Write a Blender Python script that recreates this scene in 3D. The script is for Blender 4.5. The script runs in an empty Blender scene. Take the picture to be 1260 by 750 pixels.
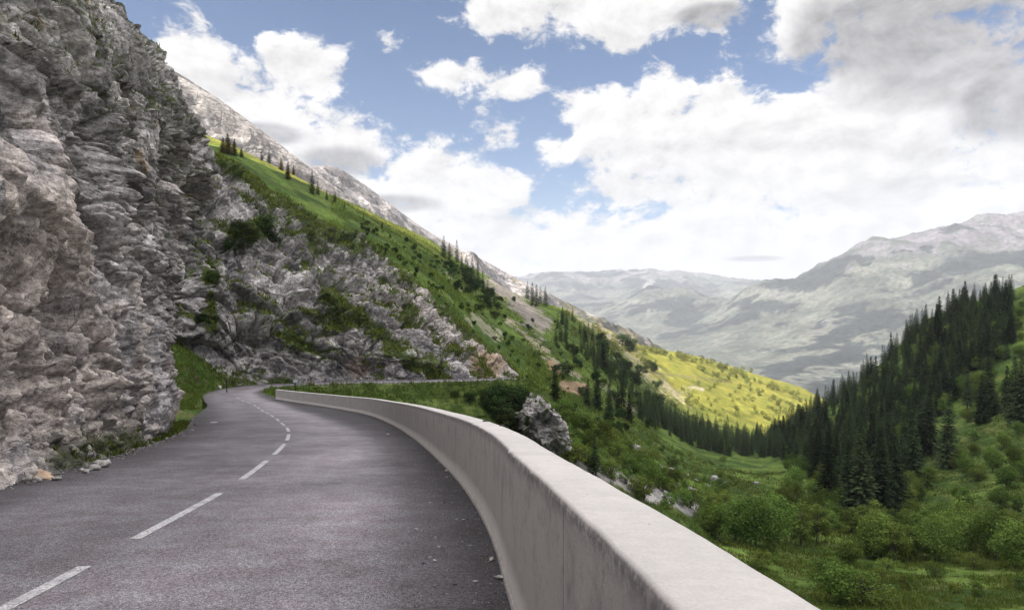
import bpy, math, random
import numpy as np
random.seed(7)
RNG = np.random.default_rng(11)
SC = bpy.context.scene
COL = SC.collection
F = 900.0          # focal length used to turn directions into points (units of a 1260 wide picture)
HX, HY = 630.0, 375.0
f32 = np.float32

# ------------------------------------------------------------------ noise
def _hash(ix, iy, iz, seed):
    h = (ix.astype(np.uint32) * np.uint32(0x8da6b343)) ^ (iy.astype(np.uint32) * np.uint32(0xd8163841)) ^ (iz.astype(np.uint32) * np.uint32(0xcb1ab31f))
    h = h + np.uint32((seed * 0x9e3779b1) & 0xffffffff)
    h ^= h >> np.uint32(13); h = h * np.uint32(0x5bd1e995); h ^= h >> np.uint32(15); h = h * np.uint32(0x2c1b3c6d); h ^= h >> np.uint32(12)
    return h

def perlin(p, seed=0):
    p = np.asarray(p, f32)
    i = np.floor(p).astype(np.int64); fr = (p - i).astype(f32)
    w = fr * fr * fr * (fr * (fr * 6 - 15) + 10)
    out = None
    acc = np.zeros(p.shape[:-1], f32)
    for dx in (0, 1):
        wx = w[..., 0] if dx else 1 - w[..., 0]
        for dy in (0, 1):
            wy = w[..., 1] if dy else 1 - w[..., 1]
            for dz in (0, 1):
                wz = w[..., 2] if dz else 1 - w[..., 2]
                h = _hash(i[..., 0] + dx, i[..., 1] + dy, i[..., 2] + dz, seed)
                gx = (h & np.uint32(1023)).astype(f32) / 511.5 - 1
                gy = ((h >> np.uint32(10)) & np.uint32(1023)).astype(f32) / 511.5 - 1
                gz = ((h >> np.uint32(20)) & np.uint32(1023)).astype(f32) / 511.5 - 1
                acc += wx * wy * wz * (gx * (fr[..., 0] - dx) + gy * (fr[..., 1] - dy) + gz * (fr[..., 2] - dz))
    return acc * 1.3

def fbm(p, octv=4, seed=0, gain=0.5, lac=2.03):
    a = 1.0; s = 0; p = np.asarray(p, f32)
    for k in range(octv):
        s = s + a * perlin(p, seed + k * 17); a *= gain; p = p * lac + 3.1
    return s

def ridged(p, octv=4, seed=0, gain=0.5):
    a = 1.0; s = 0; p = np.asarray(p, f32)
    for k in range(octv):
        s = s + a * (1 - 2 * np.abs(perlin(p, seed + k * 13))); a *= gain; p = p * 2.1 + 1.7
    return s

def voronoi(p, seed=0, jit=0.95):
    p = np.asarray(p, f32); i = np.floor(p).astype(np.int64)
    f1 = np.full(p.shape[:-1], 9., f32); f2 = f1.copy(); hid = np.zeros(p.shape[:-1], np.uint32)
    dv = np.zeros(p.shape, f32)
    for dx in (-1, 0, 1):
        for dy in (-1, 0, 1):
            for dz in (-1, 0, 1):
                cx, cy, cz = i[..., 0] + dx, i[..., 1] + dy, i[..., 2] + dz
                h = _hash(cx, cy, cz, seed)
                q = np.stack([cx + .5 + jit * ((h & np.uint32(1023)).astype(f32) / 1023 - .5),
                              cy + .5 + jit * (((h >> np.uint32(10)) & np.uint32(1023)).astype(f32) / 1023 - .5),
                              cz + .5 + jit * (((h >> np.uint32(20)) & np.uint32(1023)).astype(f32) / 1023 - .5)], -1).astype(f32)
                d = p - q; dd = (d * d).sum(-1)
                m = dd < f1
                f2 = np.where(m, f1, np.minimum(f2, dd)); f1 = np.where(m, dd, f1)
                hid = np.where(m, h, hid); dv = np.where(m[..., None], d, dv)
    return np.sqrt(f1), np.sqrt(f2), hid, dv

def hv(h, k):                                   # three random numbers -1..1 from a cell id
    g = _hash(h, h >> np.uint32(7), h >> np.uint32(3), k)
    return np.stack([((g >> np.uint32(s)) & np.uint32(1023)).astype(f32) / 511.5 - 1 for s in (0, 10, 20)], -1)

def sstep(a, b, x):
    t = np.clip((x - a) / (b - a), 0, 1); return t * t * (3 - 2 * t)

def mixc(a, b, t):
    t = np.asarray(t)[..., None]; return np.asarray(a) * (1 - t) + np.asarray(b) * t

# ------------------------------------------------------------------ objects
def tag(o, label=None, cat=None, group=None, kind=None):
    if label: o['label'] = label
    if cat: o['category'] = cat
    if group: o['group'] = group
    if kind: o['kind'] = kind
    return o

def mesh_from(name, V, faces_idx, nper, mat, col=None, smooth=False):
    V = np.asarray(V, f32).reshape(-1, 3); Fi = np.asarray(faces_idx, np.int32).ravel()
    me = bpy.data.meshes.new(name); nf = len(Fi) // nper
    me.vertices.add(len(V)); me.vertices.foreach_set('co', V.ravel())
    me.loops.add(len(Fi)); me.loops.foreach_set('vertex_index', Fi)
    me.polygons.add(nf); me.polygons.foreach_set('loop_start', np.arange(0, len(Fi), nper, dtype=np.int32))
    if smooth: me.polygons.foreach_set('use_smooth', np.ones(nf, bool))
    if col is not None:
        c = np.ones((len(V), 4), f32); c[:, :3] = np.asarray(col, f32).reshape(-1, 3)
        at = me.color_attributes.new('col', 'FLOAT_COLOR', 'POINT'); at.data.foreach_set('color', c.ravel())
    me.update(calc_edges=True)
    if mat: me.materials.append(mat)
    return me

def link(name, me, parent=None):
    o = bpy.data.objects.new(name, me); COL.objects.link(o)
    if parent is not None: o.parent = parent
    return o

def grid_faces(nu, nv, flip=False):
    a = np.arange(nu * nv).reshape(nu, nv)
    q = np.stack([a[:-1, :-1], a[1:, :-1], a[1:, 1:], a[:-1, 1:]], -1).reshape(-1, 4)
    return q[:, ::-1] if flip else q

def grid_obj(name, P, mat, col=None, smooth=True, flip=False):
    nu, nv = P.shape[:2]
    return link(name, mesh_from(name, P, grid_faces(nu, nv, flip), 4, mat, col, smooth))

def grid_normals(P, flip=False):
    du = np.gradient(P, axis=0); dv = np.gradient(P, axis=1)
    n = np.cross(du, dv); n /= np.linalg.norm(n, axis=-1, keepdims=True) + 1e-9
    return -n if flip else n

def spline(pts, xs, key=0):                     # monotone-ish cubic through points, by parameter column 0
    pts = np.asarray(pts, float); t = pts[:, 0]
    out = []
    for c in range(1, pts.shape[1]):
        y = pts[:, c]; m = np.gradient(y, t)
        k = np.clip(np.searchsorted(t, xs) - 1, 0, len(t) - 2)
        h = t[k + 1] - t[k]; s = np.clip((xs - t[k]) / h, 0, 1)
        out.append((2*s**3-3*s**2+1)*y[k] + (s**3-2*s**2+s)*h*m[k] + (-2*s**3+3*s**2)*y[k+1] + (s**3-s**2)*h*m[k+1])
    return np.stack(out, -1)

def at(px, py, d):
    return np.array([(px - HX) / F * d, d, (HY - py) / F * d])

# ------------------------------------------------------------------ materials
class NT:
    def __init__(s, tree): s.t = tree; s.n = tree.nodes; s.l = tree.links
    def node(s, typ, **kw):
        n = s.n.new(typ)
        for k, v in kw.items(): setattr(n, k, v)
        return n
    def put(s, sock, v):
        if hasattr(v, 'is_output'): s.l.new(v, sock)
        else: sock.default_value = v
    def m(s, op, a, b=0.0, c=None, clamp=False):
        n = s.node('ShaderNodeMath', operation=op, use_clamp=clamp)
        s.put(n.inputs[0], a); s.put(n.inputs[1], b)
        if c is not None: s.put(n.inputs[2], c)
        return n.outputs[0]
    def v(s, op, a, b=(0, 0, 0), scale=None):
        n = s.node('ShaderNodeVectorMath', operation=op); s.put(n.inputs[0], a); s.put(n.inputs[1], b)
        if scale is not None: s.put(n.inputs['Scale'], scale)
        return n.outputs['Value'] if op in ('DOT_PRODUCT', 'LENGTH') else n.outputs[0]
    def noise(s, vec, scale, detail=4, rough=.55, dist=0.):
        n = s.node('ShaderNodeTexNoise'); s.put(n.inputs['Vector'], vec)
        n.inputs['Scale'].default_value = scale; n.inputs['Detail'].default_value = detail
        n.inputs['Roughness'].default_value = rough; n.inputs['Distortion'].default_value = dist
        return n.outputs['Fac']
    def vor(s, vec, scale, feature='F1', rnd=1.):
        n = s.node('ShaderNodeTexVoronoi', feature=feature); s.put(n.inputs['Vector'], vec)
        n.inputs['Scale'].default_value = scale; n.inputs['Randomness'].default_value = rnd
        return n.outputs['Distance']
    def ramp(s, fac, a, b, lo=0., hi=1.):
        n = s.node('ShaderNodeMapRange', interpolation_type='SMOOTHSTEP'); s.put(n.inputs[0], fac)
        n.inputs[1].default_value = a; n.inputs[2].default_value = b; n.inputs[3].default_value = lo; n.inputs[4].default_value = hi
        return n.outputs[0]
    def mix(s, fac, a, b, blend='MIX'):
        n = s.node('ShaderNodeMix', data_type='RGBA', blend_type=blend); s.put(n.inputs[0], fac)
        for sock, v in ((n.inputs[6], a), (n.inputs[7], b)):
            if not hasattr(v, 'is_output') and len(v) == 3: v = (*v, 1)
            s.put(sock, v)
        return n.outputs[2]
    def bump(s, h, dist, strength=1., normal=None):
        n = s.node('ShaderNodeBump'); n.inputs['Distance'].default_value = dist; n.inputs['Strength'].default_value = strength
        s.put(n.inputs['Height'], h)
        if normal is not None: s.put(n.inputs['Normal'], normal)
        return n.outputs[0]

def new_mat(name):
    m = bpy.data.materials.new(name); m.use_nodes = True; m.node_tree.nodes.clear()
    t = NT(m.node_tree)
    out = t.node('ShaderNodeOutputMaterial')
    return m, t, out

def principled(t, out, color, rough=.9, spec=.2, normal=None):
    b = t.node('ShaderNodeBsdfPrincipled'); t.put(b.inputs['Base Color'], color if hasattr(color, 'is_output') else (*color, 1))
    t.put(b.inputs['Roughness'], rough); b.inputs['Specular IOR Level'].default_value = spec
    if normal is not None: t.l.new(normal, b.inputs['Normal'])
    t.l.new(b.outputs[0], out.inputs[0]); return b

def scalec(t, c, f):                            # colour times scalar
    return t.v('SCALE', c, scale=f)

def mat_rock(name, s=1.0, bump=.12):
    m, t, out = new_mat(name)
    P = t.node('ShaderNodeNewGeometry').outputs['Position']
    at_ = t.node('ShaderNodeVertexColor', layer_name='col').outputs[0]
    n1 = t.noise(P, 1.1 * s, 8, .68); n2 = t.noise(P, 6. * s, 7, .72)
    mp = t.node('ShaderNodeMapping'); t.put(mp.inputs[0], P); mp.inputs['Rotation'].default_value = (.5, -.35, 0); mp.inputs['Scale'].default_value = (.85, .85, 1.7)
    n3 = t.noise(mp.outputs[0], 1.6 * s, 6, .65, .6)
    wpn = t.node('ShaderNodeTexNoise'); t.put(wpn.inputs['Vector'], P); wpn.inputs['Scale'].default_value = 1.7 * s; wpn.inputs['Detail'].default_value = 4
    wpv = t.v('ADD', mp.outputs[0], t.v('SCALE', t.v('SUBTRACT', wpn.outputs['Color'], (.5, .5, .5)), scale=.5 / s))
    vc = t.node('ShaderNodeTexVoronoi'); t.put(vc.inputs['Vector'], wpv); vc.inputs['Scale'].default_value = 2.9 * s
    vs1 = t.node('ShaderNodeSeparateColor'); t.l.new(vc.outputs['Color'], vs1.inputs[0])
    vc2 = t.node('ShaderNodeTexVoronoi'); t.put(vc2.inputs['Vector'], wpv); vc2.inputs['Scale'].default_value = 9. * s
    vs2 = t.node('ShaderNodeSeparateColor'); t.l.new(vc2.outputs['Color'], vs2.inputs[0])
    ce = t.vor(wpv, 2.1 * s, 'DISTANCE_TO_EDGE')
    crack = t.m('MULTIPLY', t.ramp(ce, .035, .006), t.ramp(t.noise(P, 1.1 * s, 4, .7), .53, .62))
    cr = t.vor(wpv, 2.4 * s, 'DISTANCE_TO_EDGE'); crk = t.ramp(cr, 0, .05)
    lich = t.m('MULTIPLY', t.ramp(t.noise(P, .55 * s, 8, .72), .515, .585), t.ramp(n2, .42, .58))
    val = t.m('MULTIPLY', t.ramp(n1, .3, .7, .55, 1.35), t.ramp(n2, .3, .7, .5, 1.5))
    val = t.m('MULTIPLY', val, t.ramp(n3, .3, .7, .72, 1.2))
    val = t.m('MULTIPLY', val, t.m('MULTIPLY', t.m('ADD', .84, t.m('MULTIPLY', vs1.outputs[0], .32)), t.m('ADD', .86, t.m('MULTIPLY', vs2.outputs[0], .28))))
    c = scalec(t, at_, val)
    c = t.mix(t.m('MULTIPLY', crack, .5), c, (.05, .047, .046, 1))
    c = t.mix(t.m('MULTIPLY', lich, .85), c, (.06, .057, .057, 1))
    h = t.m('ADD', t.m('MULTIPLY', n1, .6), t.m('ADD', t.m('MULTIPLY', n3, .9), t.m('MULTIPLY', n2, .35)))
    h = t.m('ADD', h, t.m('ADD', t.m('MULTIPLY', crk, .12), t.m('ADD', t.m('MULTIPLY', vs1.outputs[1], .35), t.m('MULTIPLY', vs2.outputs[1], .15))))
    principled(t, out, c, .93, .15, t.bump(h, bump, 1.0)); return m

def mat_ground(name, s=1.0, bump=.35):
    m, t, out = new_mat(name)
    P = t.node('ShaderNodeNewGeometry').outputs['Position']
    at_ = t.node('ShaderNodeVertexColor', layer_name='col').outputs[0]
    n1 = t.noise(P, .06 * s, 6, .6); n2 = t.noise(P, .5 * s, 6, .7); n3 = t.noise(P, 2.6 * s, 4, .7)
    val = t.m('MULTIPLY', t.ramp(n1, .3, .7, .75, 1.25), t.ramp(n2, .3, .72, .6, 1.35))
    val = t.m('MULTIPLY', val, t.ramp(n3, .3, .72, .7, 1.25))
    c = scalec(t, at_, val)
    h = t.m('ADD', n2, t.m('MULTIPLY', n3, .4))
    principled(t, out, c, 1., .05, t.bump(h, bump / s, 1.0)); return m

def mat_leaf(name, color, trans=.3, vary=.35):
    m, t, out = new_mat(name)
    at_ = t.node('ShaderNodeVertexColor', layer_name='col').outputs[0]
    oi = t.node('ShaderNodeObjectInfo')
    c = t.mix(1., at_, (*color, 1), 'MULTIPLY')
    c = scalec(t, c, t.m('ADD', t.m('MULTIPLY', oi.outputs['Random'], vary * 2), 1 - vary))
    hs = t.node('ShaderNodeHueSaturation'); t.put(hs.inputs['Color'], c)
    r2 = t.m('FRACT', t.m('MULTIPLY', oi.outputs['Random'], 17.3))
    t.put(hs.inputs['Hue'], t.m('ADD', t.m('MULTIPLY', r2, .045), .457))
    c = hs.outputs[0]
    d = t.node('ShaderNodeBsdfDiffuse'); t.put(d.inputs[0], c)
    tr = t.node('ShaderNodeBsdfTranslucent'); t.put(tr.inputs[0], c)
    mx = t.node('ShaderNodeMixShader'); mx.inputs[0].default_value = trans
    t.l.new(d.outputs[0], mx.inputs[1]); t.l.new(tr.outputs[0], mx.inputs[2]); t.l.new(mx.outputs[0], out.inputs[0])
    return m

def mat_plain(name, color, rough=.8, var=.3, scale=8., bump=.01):
    m, t, out = new_mat(name)
    P = t.node('ShaderNodeTexCoord').outputs['Object']
    n = t.noise(P, scale, 6, .65)
    c = scalec(t, t.mix(0., (*color, 1), (*color, 1)), t.ramp(n, .3, .7, 1 - var, 1 + var))
    principled(t, out, c, rough, .25, t.bump(n, bump)); return m

M = {}
M['rock'] = mat_rock('limestone', 1.0, .14)
M['rock_mid'] = mat_rock('limestone far', .35, .5)
M['rock_far'] = mat_rock('mountain rock', .012, 14.)
M['ground'] = mat_ground('hillside ground', 1., .5)
M['ground_far'] = mat_ground('mountain ground', .06, .9)
M['trunk'] = mat_plain('bark', (.075, .055, .042), .95, .4, 6, .03)
M['needle'] = mat_leaf('spruce needles', (.027, .044, .019), .22, .6)
M['needle_gold'] = mat_leaf('larch needles', (.12, .105, .028), .3, .25)  # spruce needles with golden sunlight put into the colour
M['leaf'] = mat_leaf('broad leaves', (.092, .152, .032), .35, .45)
M['leaf_bright'] = mat_leaf('sunny leaves', (.115, .140, .036), .3, .3)  # paler leaf copy for the meadow trees, sunlight put into its colour
M['leaf_dark'] = mat_leaf('dark leaves', (.030, .055, .018), .22, .3)
M['grass'] = mat_leaf('grass blades', (.086, .142, .030), .3, .0)
M['post'] = mat_plain('dark post', (.022, .022, .024), .6, .3, 20)
M['sign'] = mat_plain('pale sign', (.42, .44, .47), .5, .1, 20)
M['stone'] = mat_plain('loose stone', (.33, .31, .29), .9, .35, 7, .03)
M['stone_dark'] = mat_plain('dark stone', (.03, .028, .026), .9, .3, 30, .01)
M['stone_tan'] = mat_plain('tan stone', (.40, .285, .20), .9, .3, 5, .03)

# ------------------------------------------------------------------ road line
CL = np.array([(-3.4,-24,1.28),(-3.45,-12,-.16),(-3.6,0,-1.6),(-3.77,5.4,-2.25),(-4.13,8,-2.56),(-4.65,11.6,-2.99),(-5.8,17.3,-3.68),(-7.2,23.2,-4.38),(-9.35,30.6,-5.27),
  (-12.3,39,-6.28),(-15.7,48,-7.3),(-20.5,60,-8.65),(-25.8,73,-9.95),(-31.5,85,-11.0),(-36,95,-11.75),(-39.3,105,-12.4),(-39.8,115,-12.9),(-36.5,123.5,-13.3),
  (-29,130,-13.7),(-20,137,-14.3),(-10,147,-15.1),(-3,158,-16.0),(1,168,-16.8)], float)
_seg = np.concatenate([[0], np.cumsum(np.linalg.norm(np.diff(CL[:, :2], axis=0), axis=1))])
NS = 900
S = np.linspace(0, _seg[-1], NS)
RC = spline(np.column_stack([_seg, CL]), S)
RT = np.gradient(RC[:, :2], S, axis=0); RT /= np.linalg.norm(RT, axis=1, keepdims=True)
RN = np.column_stack([RT[:, 1], -RT[:, 0]])     # to the right of travel
_iy = np.argmax(RC[:, 1] > 118)
ZY = (RC[:_iy, 1], RC[:_iy, 2])
def zprof(y): return np.interp(y, *ZY)
def hw_right(y, s): 
    a = np.interp(y, [-20,17,28,42,56,68,79,86,96], [4.3,4.3,4.9,6.4,6.8,6.3,5.2,4.4,3.4]); return np.where(s > 112+24, 3.3, a)
def hw_left(y, s): return np.interp(y, [-20,12,20,33,45,60,75,90], [4.1,4.1,4.0,4.4,4.9,4.6,4.2,3.8])
HR = hw_right(RC[:, 1], S); HL = hw_left(RC[:, 1], S)
S_bend = S[np.argmax(RC[:, 1] > 84)]; S_flat = S[np.argmax(RC[:, 1] > 104)]
BW = 1 - sstep(S_bend, S_flat, S)
def road_pt(i, off, dz=0.):
    x, y = RC[i, 0] + RN[i, 0] * off, RC[i, 1] + RN[i, 1] * off
    z = RC[i, 2] * (1 - BW[i]) + zprof(y) * BW[i]
    return np.stack([x, y, z + dz - .0006 * off**2], -1)
def road_grid(idx, offs, dz=0.):
    return np.stack([road_pt(idx, o if np.ndim(o) else np.full(len(idx), o), dz) for o in offs], 1)
def road_near(x, y):                            # nearest road station: (index, signed offset)
    x = np.asarray(x, float); y = np.asarray(y, float); sh = x.shape; x = x.ravel(); y = y.ravel()
    best = np.full(x.shape, 1e9); bi = np.zeros(x.shape, int)
    for k in range(0, NS, 3):
        d = (x - RC[k, 0])**2 + (y - RC[k, 1])**2
        m = d < best; best[m] = d[m]; bi[m] = k
    off = (x - RC[bi, 0]) * RN[bi, 0] + (y - RC[bi, 1]) * RN[bi, 1]
    return bi.reshape(sh), off.reshape(sh), np.sqrt(best).reshape(sh)

# asphalt
def mat_asphalt(name, tint, dark=1.):
    m, t, out = new_mat(name)
    P = t.node('ShaderNodeNewGeometry').outputs['Position']
    a = t.node('ShaderNodeVertexColor', layer_name='col').outputs[0]     # r: lateral wear, g: seam band
    sep = t.node('ShaderNodeSeparateColor'); t.l.new(a, sep.inputs[0])
    n0 = t.noise(P, .35, 4, .6); n1 = t.noise(P, 2.2, 6, .6); v = t.vor(P, 75.); n2 = t.noise(P, 130., 2, .6); n3 = t.noise(P, 28., 4, .7)
    val = t.m('MULTIPLY', t.ramp(n0, .3, .7, .78, 1.2), t.ramp(n1, .3, .7, .82, 1.18))
    val = t.m('MULTIPLY', val, t.ramp(v, .0, .75, 1.5, .5))
    val = t.m('MULTIPLY', val, t.ramp(n2, .3, .72, .55, 1.5))
    val = t.m('MULTIPLY', val, t.ramp(n3, .35, .65, .66, 1.38))
    val = t.m('MULTIPLY', val, sep.outputs[0])
    c = scalec(t, t.mix(t.ramp(n1, .35, .7), (tint[0]*1.04, tint[1]*.99, tint[2], 1), (tint[0]*.97, tint[1], tint[2]*1.03, 1)), val)
    spk = t.ramp(t.noise(P, 210., 1, .5), .66, .74)
    c = t.mix(t.m('MULTIPLY', spk, .5), c, (.3, .28, .28, 1))
    h = t.m('ADD', t.m('MULTIPLY', v, -.6), n2)
    principled(t, out, c, .85, .2, t.bump(h, .008, 1.)); return m
M['asphalt'] = mat_asphalt('old asphalt', (.182, .165, .176))
idx = np.arange(0, NS)
fr = np.linspace(-1, 1, 61)
offs = [np.where(f_ < 0, f_ * HL, f_ * (HR + .25)) for f_ in fr]
G = road_grid(idx, offs)
O = np.stack(offs, 1)
lane = np.stack([np.interp(o, [-4.6,-3.9,-3.2,-2.3,-1.2,-.4,.4,1.1,2.0,2.5,3.0,3.7,6], [.32,.42,.60,.82,.80,.84,1.0,1.16,1.25,.98,.50,.28,.26]) for o in offs], 1)
wob = perlin(np.stack([G[..., 0]*.5, G[..., 1]*.16, G[..., 2]*0], -1), 5)
rc = np.stack([lane * (1 + .22 * wob), lane * 0, lane * 0], -1)
tag(grid_obj('road', G, M['asphalt'], rc, flip=True), kind='structure')

def verge(i0, i1, side, width, slope, seed):
    ii = np.arange(i0, i1); hw = HR[ii] + .15 if side > 0 else HL[ii] - .1
    ws = np.concatenate([[-.25, 0, .25, .6], np.linspace(1, width, 12)])
    P = np.stack([road_pt(ii, side * (hw + w_), -.035 - slope * max(0, w_ - .2) + (-.05 if w_ < 0 else 0)) for w_ in ws], 1)
    for j, w_ in enumerate(ws): P[:, j, 2] += .0006 * (hw + w_) ** 2 - .0006 * hw ** 2
    P[..., 2] += .34 * np.exp(-((ws - .7) / .4) ** 2)[None] * sstep(0, 60, np.arange(len(ii)))[:, None]
    P[..., 2] += fbm(P / 1.6, 3, seed) * np.clip(ws, 0, 1)[None] * .35
    g_ = fbm(P / 2.5, 3, seed + 3)
    c_ = mixc((.045, .07, .018), (.085, .115, .03), sstep(-.3, .3, g_)); c_ = mixc(c_, (.20, .18, .15), (1 - sstep(.1, .9, ws))[None] * .8 * sstep(-.3, .2, g_))
    tag(grid_obj('verge', P, M['ground'], c_, flip=side > 0), kind='structure'); return P
VG = verge(int(np.argmax(RC[:, 1] > 84)), NS, 1, 7.5, .78, 611)

# painted centre dashes
def mat_paint():
    m, t, out = new_mat('worn road paint')
    P = t.node('ShaderNodeNewGeometry').outputs['Position']
    n1 = t.noise(P, 40., 4, .7); n2 = t.noise(P, 3., 4, .6)
    w = t.m('MULTIPLY', t.ramp(n1, .40, .56), t.ramp(n2, .3, .55, .35, 1.))
    c = t.mix(t.m('SUBTRACT', 1., w), (.46, .445, .45, 1), (.15, .14, .145, 1))
    principled(t, out, c, .75, .3, t.bump(n1, .003)); return m
M['paint'] = mat_paint()
def s_at_y(y): return np.interp(y, RC[:_iy, 1], S[:_iy])
dash = [(3.2, 6.75), (8.0, 11.65), (13.5, 17.3), (19.0, 22.8), (24.6, 28.2), (30.2, 33.6), (35.8, 39.2), (41.4, 44.6), (47, 50.2), (52.6, 55.8), (58.2, 61.4), (64, 67.2), (69.8, 73), (75.6, 78.8), (81.2, 84.4), (87, 90), (-2.4, 1.2)]
mk_l = 'worn white dash of the centre line'
def strip_patch(s0, s1, off, w, dz, n=14):
    ss = np.linspace(s0, s1, n); ii = np.interp(ss, S, np.arange(NS))
    P = []
    for k in (-1, 1):
        i0 = np.floor(ii).astype(int); i1 = np.minimum(i0 + 1, NS - 1); fr_ = (ii - i0)[:, None]
        o = np.full(n, off + k * w / 2)
        P.append(road_pt(i0, o, dz) * (1 - fr_) + road_pt(i1, o, dz) * fr_)
    return np.stack(P, 1)
V_, F_ = [], []; base = 0
for (a, b) in dash:
    g = strip_patch(s_at_y(a), s_at_y(b), 0.0, .125, .005); V_.append(g.reshape(-1, 3)); F_.append(grid_faces(14, 2, True) + base); base += 28
g = strip_patch(s_at_y(40.5), s_at_y(41.5), -4.0 + .6, .35, .005, 14); V_.append(g.reshape(-1, 3)); F_.append(grid_faces(14, 2, True) + base)
tag(link('road_marking', mesh_from('road_marking', np.concatenate(V_), np.concatenate(F_), 4, M['paint'])), kind='structure')

# ------------------------------------------------------------------ parapet wall
WL = np.array([(.9,-22),(.62,-9),(.42,-2),(.375,.4),(.352,1.56),(.322,2.08),(.282,2.49),(.226,3.18),(.135,4.22),(.018,5.38),(-.15,7.5),(-.43,9.86),(-.78,12.2),(-1.85,18.),(-3.95,28),(-7.5,42.5),(-11.8,56),(-17.2,68),(-23.4,79),(-27.9,86.3)], float)
_ws = np.concatenate([[0], np.cumsum(np.linalg.norm(np.diff(WL, axis=0), axis=1))])
NW = 520
wt = np.linspace(0, 1, NW)
WS = np.interp(wt, [0, .18, .6, 1], [0, 20, 42, _ws[-1]])
WP = spline(np.column_stack([_ws, WL]), WS)
for _ in range(70):
    WP[1:-1] = .25 * WP[:-2] + .5 * WP[1:-1] + .25 * WP[2:]
WT = np.gradient(WP, WS, axis=0); WT /= np.linalg.norm(WT, axis=1, keepdims=True)
WN = np.column_stack([WT[:, 1], -WT[:, 0]])
WZ = zprof(WP[:, 1])
TH = .33; WH = 1.14
prof = [(-.022,-.3),(-.022,.035),(-.016,.05),(-.002,.06),(0,.3),(0,.55),(0,.8),(0,1.0),(0,1.10),(.003,1.122),(.009,1.134),(.022,1.141),(.1,1.143),(.2,1.143),(.29,1.142),(.315,1.136),(.328,1.12),(.33,1.09),(.34,.6),(.35,0),(.36,-2.6)]
PP = []
for (o, h) in prof:
    PP.append(np.column_stack([WP[:, 0] + WN[:, 0] * o, WP[:, 1] + WN[:, 1] * o, WZ + h]))
PW = np.stack(PP, 1)
nse = perlin(PW * np.array([2.2, 2.2, 3.]), 3)[..., None] * .004 + perlin(PW * 14., 4)[..., None] * .003
edge_w = np.exp(-((np.array([p[1] for p in prof]) - 1.125) / .02) ** 2)[None, :, None] * (np.array([p[0] for p in prof]) < .2)[None, :, None]
nse = nse - edge_w * sstep(.25, .6, fbm(PW * 7., 3, 9))[..., None] * .014
PW = PW + np.concatenate([WN[:, None, :] * nse, nse * .6], -1)
def mat_concrete():
    m, t, out = new_mat('parapet concrete')
    geo = t.node('ShaderNodeNewGeometry'); P = geo.outputs['Position']
    a = t.node('ShaderNodeVertexColor', layer_name='col').outputs[0]   # r along, g height, b top
    sep = t.node('ShaderNodeSeparateColor'); t.l.new(a, sep.inputs[0])
    cb = t.node('ShaderNodeCombineXYZ'); t.put(cb.inputs[0], t.m('MULTIPLY', sep.outputs[0], 60.)); t.put(cb.inputs[1], t.m('MULTIPLY', sep.outputs[1], .9))
    st = t.noise(cb.outputs[0], 2.2, 6, .7)
    st2 = t.noise(cb.outputs[0], 9., 5, .7)
    n1 = t.noise(P, 1.4, 6, .62); n2 = t.noise(P, 17., 5, .65); n3 = t.noise(P, 90., 3, .6)
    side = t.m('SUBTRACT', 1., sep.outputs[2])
    streak = t.m('MULTIPLY', t.m('MULTIPLY', t.ramp(st, .46, .72), t.ramp(sep.outputs[1], .1, 1.1, .2, .9)), side)
    streak2 = t.m('MULTIPLY', t.m('MULTIPLY', t.ramp(st2, .52, .70), t.ramp(sep.outputs[1], .3, 1.1, .1, .7)), side)
    edge = t.m('MULTIPLY', t.ramp(sep.outputs[1], 1.0, 1.13), side)
    pit = t.m('MULTIPLY', t.ramp(t.vor(P, 17.), .10, .04), t.ramp(t.noise(P, 3.5, 3, .6), .52, .62))
    c = t.mix(t.ramp(n1, .35, .65), (.405, .377, .358, 1), (.455, .422, .40, 1))
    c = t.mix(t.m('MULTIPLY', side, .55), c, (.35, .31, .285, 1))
    c = t.mix(t.m('MULTIPLY', streak, .75), c, (.16, .145, .14, 1))
    c = t.mix(t.m('MULTIPLY', streak2, .7), c, (.13, .12, .115, 1))
    c = t.mix(t.m('MULTIPLY', edge, t.ramp(n2, .38, .58, .15, .85)), c, (.11, .10, .10, 1))
    c = t.mix(t.m('MULTIPLY', pit, .75), c, (.07, .065, .06, 1))
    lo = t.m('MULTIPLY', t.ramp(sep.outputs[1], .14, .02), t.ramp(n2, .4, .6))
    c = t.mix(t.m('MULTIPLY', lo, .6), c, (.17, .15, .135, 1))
    c = scalec(t, c, t.m('MULTIPLY', t.ramp(n2, .3, .7, .95, 1.04), t.ramp(n3, .3, .7, .94, 1.06)))
    jt = t.m('MULTIPLY', t.ramp(t.m('ABSOLUTE', t.m('SUBTRACT', t.m('FRACT', t.m('MULTIPLY', sep.outputs[0], 60. / 3.6)), .5)), .4955, .4985), side)
    c = t.mix(t.m('MULTIPLY', jt, .7), c, (.10, .095, .09, 1))
    h = t.m('ADD', t.m('MULTIPLY', n2, .25), t.m('ADD', t.m('MULTIPLY', n3, .2), t.m('MULTIPLY', pit, -.9)))
    principled(t, out, c, .88, .25, t.bump(h, .008, .8)); return m
M['concrete'] = mat_concrete()
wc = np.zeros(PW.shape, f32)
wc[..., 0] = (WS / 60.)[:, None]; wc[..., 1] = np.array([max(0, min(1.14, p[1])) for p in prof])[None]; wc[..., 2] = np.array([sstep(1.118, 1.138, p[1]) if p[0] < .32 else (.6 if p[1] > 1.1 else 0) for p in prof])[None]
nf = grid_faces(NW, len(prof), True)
Vw = PW.reshape(-1, 3); npf = len(prof)
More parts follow.
